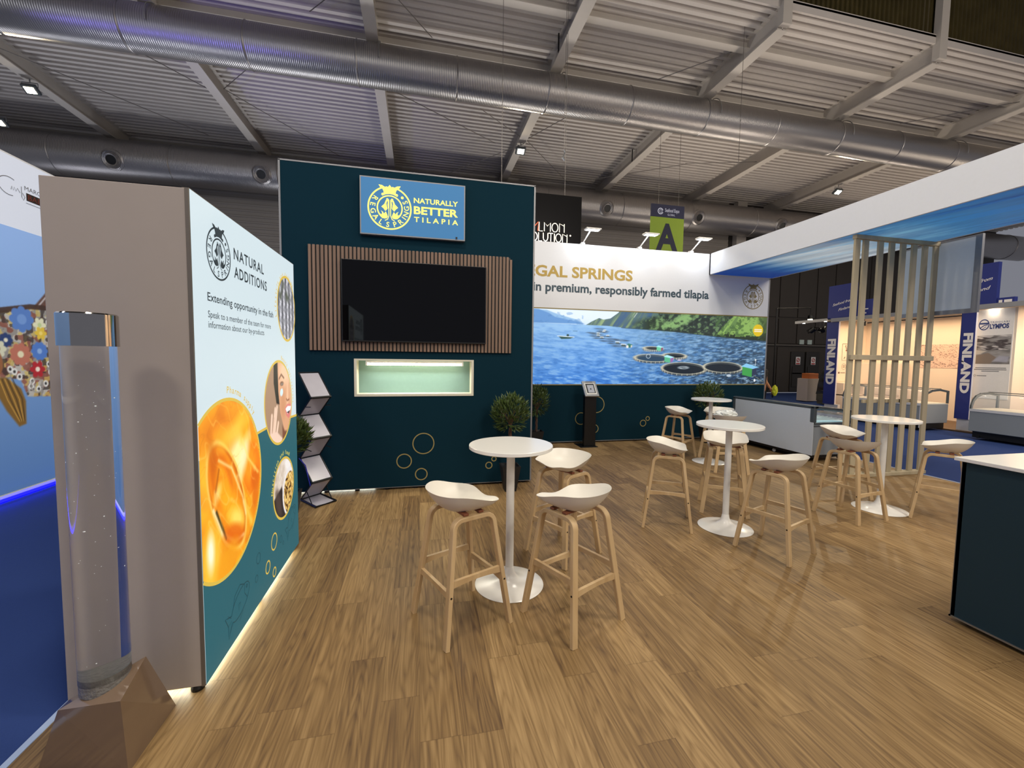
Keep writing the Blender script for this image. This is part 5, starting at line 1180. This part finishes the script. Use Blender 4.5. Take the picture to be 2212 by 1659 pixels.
for k in range(16): mb.stroke([(14.08+.22*((k*7) % 10)/10, 1.78+.44*((k*3) % 10)/10), (14.12+.2*((k*7) % 10)/10, 1.84+.44*((k*3) % 10)/10)], .022, fp)
mb.ring(14.09, 1.51, .09, .098, fp, 28)
for z_ in (1.54, 1.51, 1.48): mb.flat([(14.04, z_), (14.14, z_), (14.14, z_+.012), (14.04, z_+.012)], fp)
mb.flat([(13.87, 1.27), (13.93, 1.27), (13.93, 1.33), (13.87, 1.33)], fp).flat([(13.96, 1.29), (14.16, 1.29), (14.16, 1.31), (13.96, 1.31)], fp)
child(mb, 'brown_drawing', mat('drawing_brown', '6e5648', .7), t)
mb = MB(); put_text(mb, '*', 14.12, 1.95, .12, .12, fp, .06); child(mb, 'red_drawing', mat('drawing_red', 'b03428', .7), t)
mb = MB(); put_text(mb, 'K', 14.58, 2.36, .09, .12, fp, .01)
for k in range(9): mb.stroke([(14.57+.02*(k % 3), 2.30-k*.035), (14.66-.02*(k % 2), 2.28-k*.035)], .016, fp)
t3 = tag(mb.build('wall_lettering', 'drawing_brown'), 'narrow column of dark brown lettering on the cream wall behind the first battens', 'lettering')
t = thing('shelf_unit', 'low cream shelf unit below the poster beside the left pillar', 'shelf', (14.2, 11.1, 0))
child(MB().box(13.72, 14.6, 11.0, 11.33, .01, .22).box(13.72, 14.6, 11.0, 11.33, .55, .585).box(13.72, 14.6, 11.0, 11.33, .93, .965).box(13.72, 13.76, 11.0, 11.33, .22, .93).box(14.56, 14.6, 11.0, 11.33, .22, .93), 'shelf_box', 'peach_wall', t)
t = thing('cabinet_wall', 'row of tall cream cabinet doors seen through the battens', 'cabinet', (14.9, 10.6, 0))
child(MB().box(14.7, 14.98, 10.0, 11.30, .01, 1.66), 'cabinet_body', 'peach_wall', t)
for k in range(3): child(MB().rbox(14.685, 14.70, 10.02+k*.43, 10.43+k*.43, .03, .60, .004), 'lower_door', 'peach_wall', t); child(MB().rbox(14.685, 14.70, 10.02+k*.43, 10.43+k*.43, .62, 1.64, .004), 'upper_door', 'peach_wall', t)
# curved-glass freezers
def curved_freezer(x0, y0, y1, label):
    t = thing('display_freezer', label, 'freezer', (x0+.4, (y0+y1)/2, 0), 0, 'grey freezers with curved glass tops')
    child(MB().rbox(x0, x0+.85, y0, y1, .16, .64, .012), 'freezer_body', 'freezer_grey', t)
    child(MB().box(x0-.012, x0+.0, y0, y1, .60, .655), 'silver_rail', 'stand_white', t)
    arc = [(x0-.005, .65), (x0+.0, .74), (x0+.05, .86), (x0+.14, .95), (x0+.28, 1.0), (x0+.55, 1.02), (x0+.85, .97), (x0+.85, .65)]
    for a, b_ in ((y0, y0+.03), (y1-.03, y1)):
        child(MB().prism([(x, z) for x, z in arc] + [(x0+.80, .66), (x0+.80, .93), (x0+.55, .97), (x0+.30, .95), (x0+.17, .90), (x0+.09, .82), (x0+.05, .72), (x0+.04, .66)], lambda u, v, d: (u, d, v), a, b_), 'end_arch', 'rim_grey', t, smooth=False)
    g = arc[:-1]; child(MB().add([(x, yy_, z) for x, z in g for yy_ in (y0+.03, y1-.03)], [(2*i, 2*i+1, 2*i+3, 2*i+2) for i in range(len(g)-1)]), 'curved_glass', 'glass', t, smooth=True)
    child(MB().box(x0+.27, x0+.29, y0, y1, .985, 1.005).box(x0+.54, x0+.57, y0, y1, 1.01, 1.03), 'lid_rails', 'alu', t)
    child(MB().box(x0+.04, x0+.8, y0+.03, y1-.03, .641, .66), 'liner', mat('liner_cream', 'd8d0bc', .5, emis=.12), t)
    child(MB().box(x0+.07, x0+.8, y0+.04, y1-.04, .02, .16), 'plinth', 'black_plastic', t)
    for yy_ in (y0+.15, y1-.15, (y0+y1)/2): child(MB().lathe([(.03, -.012), (.03, .012)], (x0+.05, yy_, .04), 12, 'x'), 'castor', 'black_plastic', t)
    child(MB().box(x0-.005, x0+.0, y0+.015, y0+.06, .05, .64), 'corner_post', 'stand_white', t)
curved_freezer(12.15, 7.75, 9.75, 'grey freezer with curved glass top left of the right-hand blue pillar, seen through the battens')
curved_freezer(12.05, 4.4, 6.80, 'grey freezer with curved glass top at the right edge, under the OLYMPOS poster')
# products counter and chiller far left of the stand
t = thing('demo_counter', 'cream counter with orange box on top left of the blue pillar', 'counter', (16.0, 14.2, 0))
child(MB().box(15.95, 16.6, 14.3, 14.8, 0, .95), 'counter_body', 'peach_wall', t)
tag(MB().rbox(16.05, 16.55, 14.35, 14.7, .95, 1.17, .02).build('orange_crate', mat('orange_box', 'd87a3c', .5)), 'orange box standing on the cream counter left of the blue pillar', 'box')
t = thing('open_chiller', 'open chiller with arched side and shelves of green and orange produce', 'chiller', (16.2, 13.6, 0))
arc = [(15.56, .38)]+[(15.60+.02*k+.012*k*k, .5+1.35*math.sin(R(k*11))) for k in range(0, 9)]+[(16.9, 1.88), (16.9, .38)]
child(MB().prism(arc, lambda u, v, d: (u, d, v), 13.55, 13.58), 'arched_side', mat('chiller_dark', '3c3a34', .3), t)
child(MB().box(15.6, 16.9, 13.3, 13.55, 0, .12).box(15.56, 16.9, 13.25, 13.55, .12, .38), 'chiller_base', mat('chiller_olive', '6a6450', .4), t)
for k, (z_, c_) in enumerate(((.5, 'meat'), (.85, 'green'), (1.15, 'green'))): child(MB().box(15.75+.1*k, 16.9, 13.28, 13.55, z_, z_+.02), 'shelf', 'alu', t)
mat('veg_green', '7ea040', .6, var=.4, vscale=8); mat('veg_orange', 'e07a2c', .6, var=.3); mat('meat_pink', 'd8889a', .5, var=.3)
rs = random.Random(2)
for k in range(14):
    z_ = (.52, .87, 1.17)[k % 3]; x_ = 15.80+.1*(k % 3)+.14*(k//3); mt_ = 'meat_pink' if k % 3 == 0 else rs.choice(['veg_green', 'veg_green', 'veg_orange'])
    tag(MB().rbox(x_, x_+.11, 13.30, 13.42, z_, z_+.05+.1*rs.random(), .02).build('food_pack', mt_), 'small colourful food pack on a chiller shelf', 'food pack', 'food packs in the open chiller')

# ================================================================== person half hidden behind the mural wall
def person(x, y, rz):
    t = thing('person', 'person in black top holding a yellow bag, mostly hidden by the lake wall end', 'person', (x, y, 0), rz)
    def skin(name, verts, edges, radii, m_, root=0, parent=t, lev=2):
        me = bpy.data.meshes.new(name); me.from_pydata(verts, edges, []); me.materials.append(MATS[m_]); o = bpy.data.objects.new(name, me); C.objects.link(o); o.parent = parent
        s_ = o.modifiers.new('s', 'SKIN'); sv = me.skin_vertices[0].data if me.skin_vertices else None
        if sv is None:
            bm = bmesh.new(); bm.from_mesh(me); bm.verts.layers.skin.verify(); bm.to_mesh(me); bm.free(); sv = me.skin_vertices[0].data
        for i, r_ in enumerate(radii):
            sv[i].radius = (r_, r_) if not isinstance(r_, tuple) else r_; sv[i].use_root = (i == root)
        o.modifiers.new('u', 'SUBSURF').levels = lev; o.modifiers['u'].render_levels = lev
        for p in me.polygons: p.use_smooth = True
        s_.use_smooth_shade = True
        return o
    mat('skin_tone', 'b9825c', .5, var=.05); mat('black_cloth', '131316', .85); mat('hair_dark', '2a1c14', .6); mat('bag_yellow', 'ccd02a', .6)
    V_ = [(0, 0, .95), (0, 0, 1.15), (0, 0, 1.33), (0, 0, 1.44), (0, -.01, 1.52), (0, -.01, 1.62), (0, 0, 1.70),
          (.19, 0, 1.40), (.27, .03, 1.13), (.20, -.16, .93), (.17, -.20, .88), (-.19, 0, 1.40), (-.26, 0, 1.12), (-.24, -.05, .88), (-.24, -.06, .82),
          (.10, 0, .88), (.11, 0, .50), (.11, .02, .09), (.12, -.14, .03), (-.10, 0, .88), (-.11, 0, .50), (-.11, .02, .09), (-.12, -.14, .03)]
    E_ = [(0, 1), (1, 2), (2, 3), (3, 4), (4, 5), (5, 6), (2, 7), (7, 8), (8, 9), (9, 10), (2, 11), (11, 12), (12, 13), (13, 14), (0, 15), (15, 16), (16, 17), (17, 18), (0, 19), (19, 20), (20, 21), (21, 22)]
    rr = [.125, .12, .14, .065, .05, .088, .07, .06, .042, .03, .035, .06, .042, .03, .035, .09, .06, .04, .035, .09, .06, .04, .035]
    skin('body', V_, E_, rr, 'skin_tone')
    skin('black_top', [(0, 0, .98), (0, 0, 1.15), (0, 0, 1.33), (0, 0, 1.42), (.19, 0, 1.40), (.235, .02, 1.24), (-.19, 0, 1.40), (-.235, 0, 1.24)], [(0, 1), (1, 2), (2, 3), (2, 4), (4, 5), (2, 6), (6, 7)], [.145, .135, .152, .08, .075, .062, .075, .062], 'black_cloth')
    skin('trousers', [(0, 0, .97), (.10, 0, .86), (.11, 0, .5), (.11, .02, .08), (-.10, 0, .86), (-.11, 0, .5), (-.11, .02, .08)], [(0, 1), (1, 2), (2, 3), (0, 4), (4, 5), (5, 6)], [.14, .102, .075, .06, .102, .075, .06], 'black_cloth')
    skin('hair', [(0, .02, 1.66), (0, .05, 1.60), (0, .06, 1.50)], [(0, 1), (1, 2)], [.098, .085, .05], 'hair_dark')
    for s_ in (1, -1):
        MB().lathe([(.001, 0), (.012, .003), (.001, .008)], (s_*.032, -.093, 1.64), 10, 'y').build('eye', 'black_plastic', t)
    MB().tube([(0, -.09, 1.635), (0, -.112, 1.60)], [.008, .014], 8).build('nose', 'skin_tone', t)
    MB().tube([(-.025, -.094, 1.565), (0, -.098, 1.562), (.025, -.094, 1.565)], .006, 6).build('mouth', mat('lip', '8a4a3c', .5), t)
    for bx_, by_, bz_ in ((.17, -.20, .88), (-.24, -.06, .82)):
        for k in range(4):
            o_x = bx_+(k-1.5)*.018
            skin('finger', [(o_x, by_-.0, bz_-.01), (o_x, by_-.03, bz_-.05), (o_x, by_-.01, bz_-.085+.006*abs(k-1.2)), (o_x, by_+.015, bz_-.09)], [(0, 1), (1, 2), (2, 3)], [.009, .009, .008, .007], 'skin_tone', lev=1)
        skin('thumb', [(bx_-.03, by_, bz_), (bx_-.045, by_-.03, bz_-.03), (bx_-.03, by_-.045, bz_-.06)], [(0, 1), (1, 2)], [.011, .010, .008], 'skin_tone', lev=1)
    return t
person(8.74, 9.2, R(15))
bm = bmesh.new(); bmesh.ops.create_icosphere(bm, subdivisions=3, radius=1)
for v in bm.verts: v.co = Vector((v.co.x*.07, v.co.y*.06, v.co.z*.14))*(1+.25*mn.noise(v.co*2.5))
me = bpy.data.meshes.new('yellow_bag'); bm.to_mesh(me); bm.free(); me.materials.append(MATS['bag_yellow'])
o = bpy.data.objects.new('yellow_bag', me); C.objects.link(o); o.location = (8.95, 8.94, .90); tag(o, 'bright yellow bag held in the hand of the half-hidden person', 'bag')

# added fill lights, unseen, standing in for the glow of surrounding stands
def fill_point(loc, p, col, rad=.5):
    l = bpy.data.lights.new('fill_glow', 'POINT'); l.energy = p; l.color = col; l.shadow_soft_size = rad
    o = bpy.data.objects.new('fill_glow', l); C.objects.link(o); o.location = loc
fill_point((11, 1.0, 6.0), 700, (1, .88, .74), 1.2); fill_point((5, -6, 6.5), 900, (1, .92, .8), 1.2); fill_point((-9, -1, 6.0), 450, (.88, .92, 1), 1.2); fill_point((22, 9, 5.0), 400, (1, .85, .66), 1.)
for x_, p_, c_ in ((-12, 600, (.84, .88, 1)), (-4, 800, (.9, .93, 1)), (4, 850, (1, .95, .88)), (12, 950, (1, .88, .74)), (21, 800, (1, .85, .7))):
    spot('fill_uplight', (x_, 16.6, 2.6), (x_, 9.5, 9.7), p_, 140, c_, 1., .5)  # added uplights raking the roof deck so its ridges show dark lines
for x_, p_, c_ in ((-6, 260, (.86, .9, 1)), (2.5, 260, (1, .95, .88)), (10.5, 420, (1, .88, .74))):
    spot('fill_uplight', (x_, 9.6 if x_ != 2.5 else 8.3, 3.4), (x_, 13, 9.7), p_, 130, c_, 1., .4)  # more added uplights, unseen, brightening the roof from below
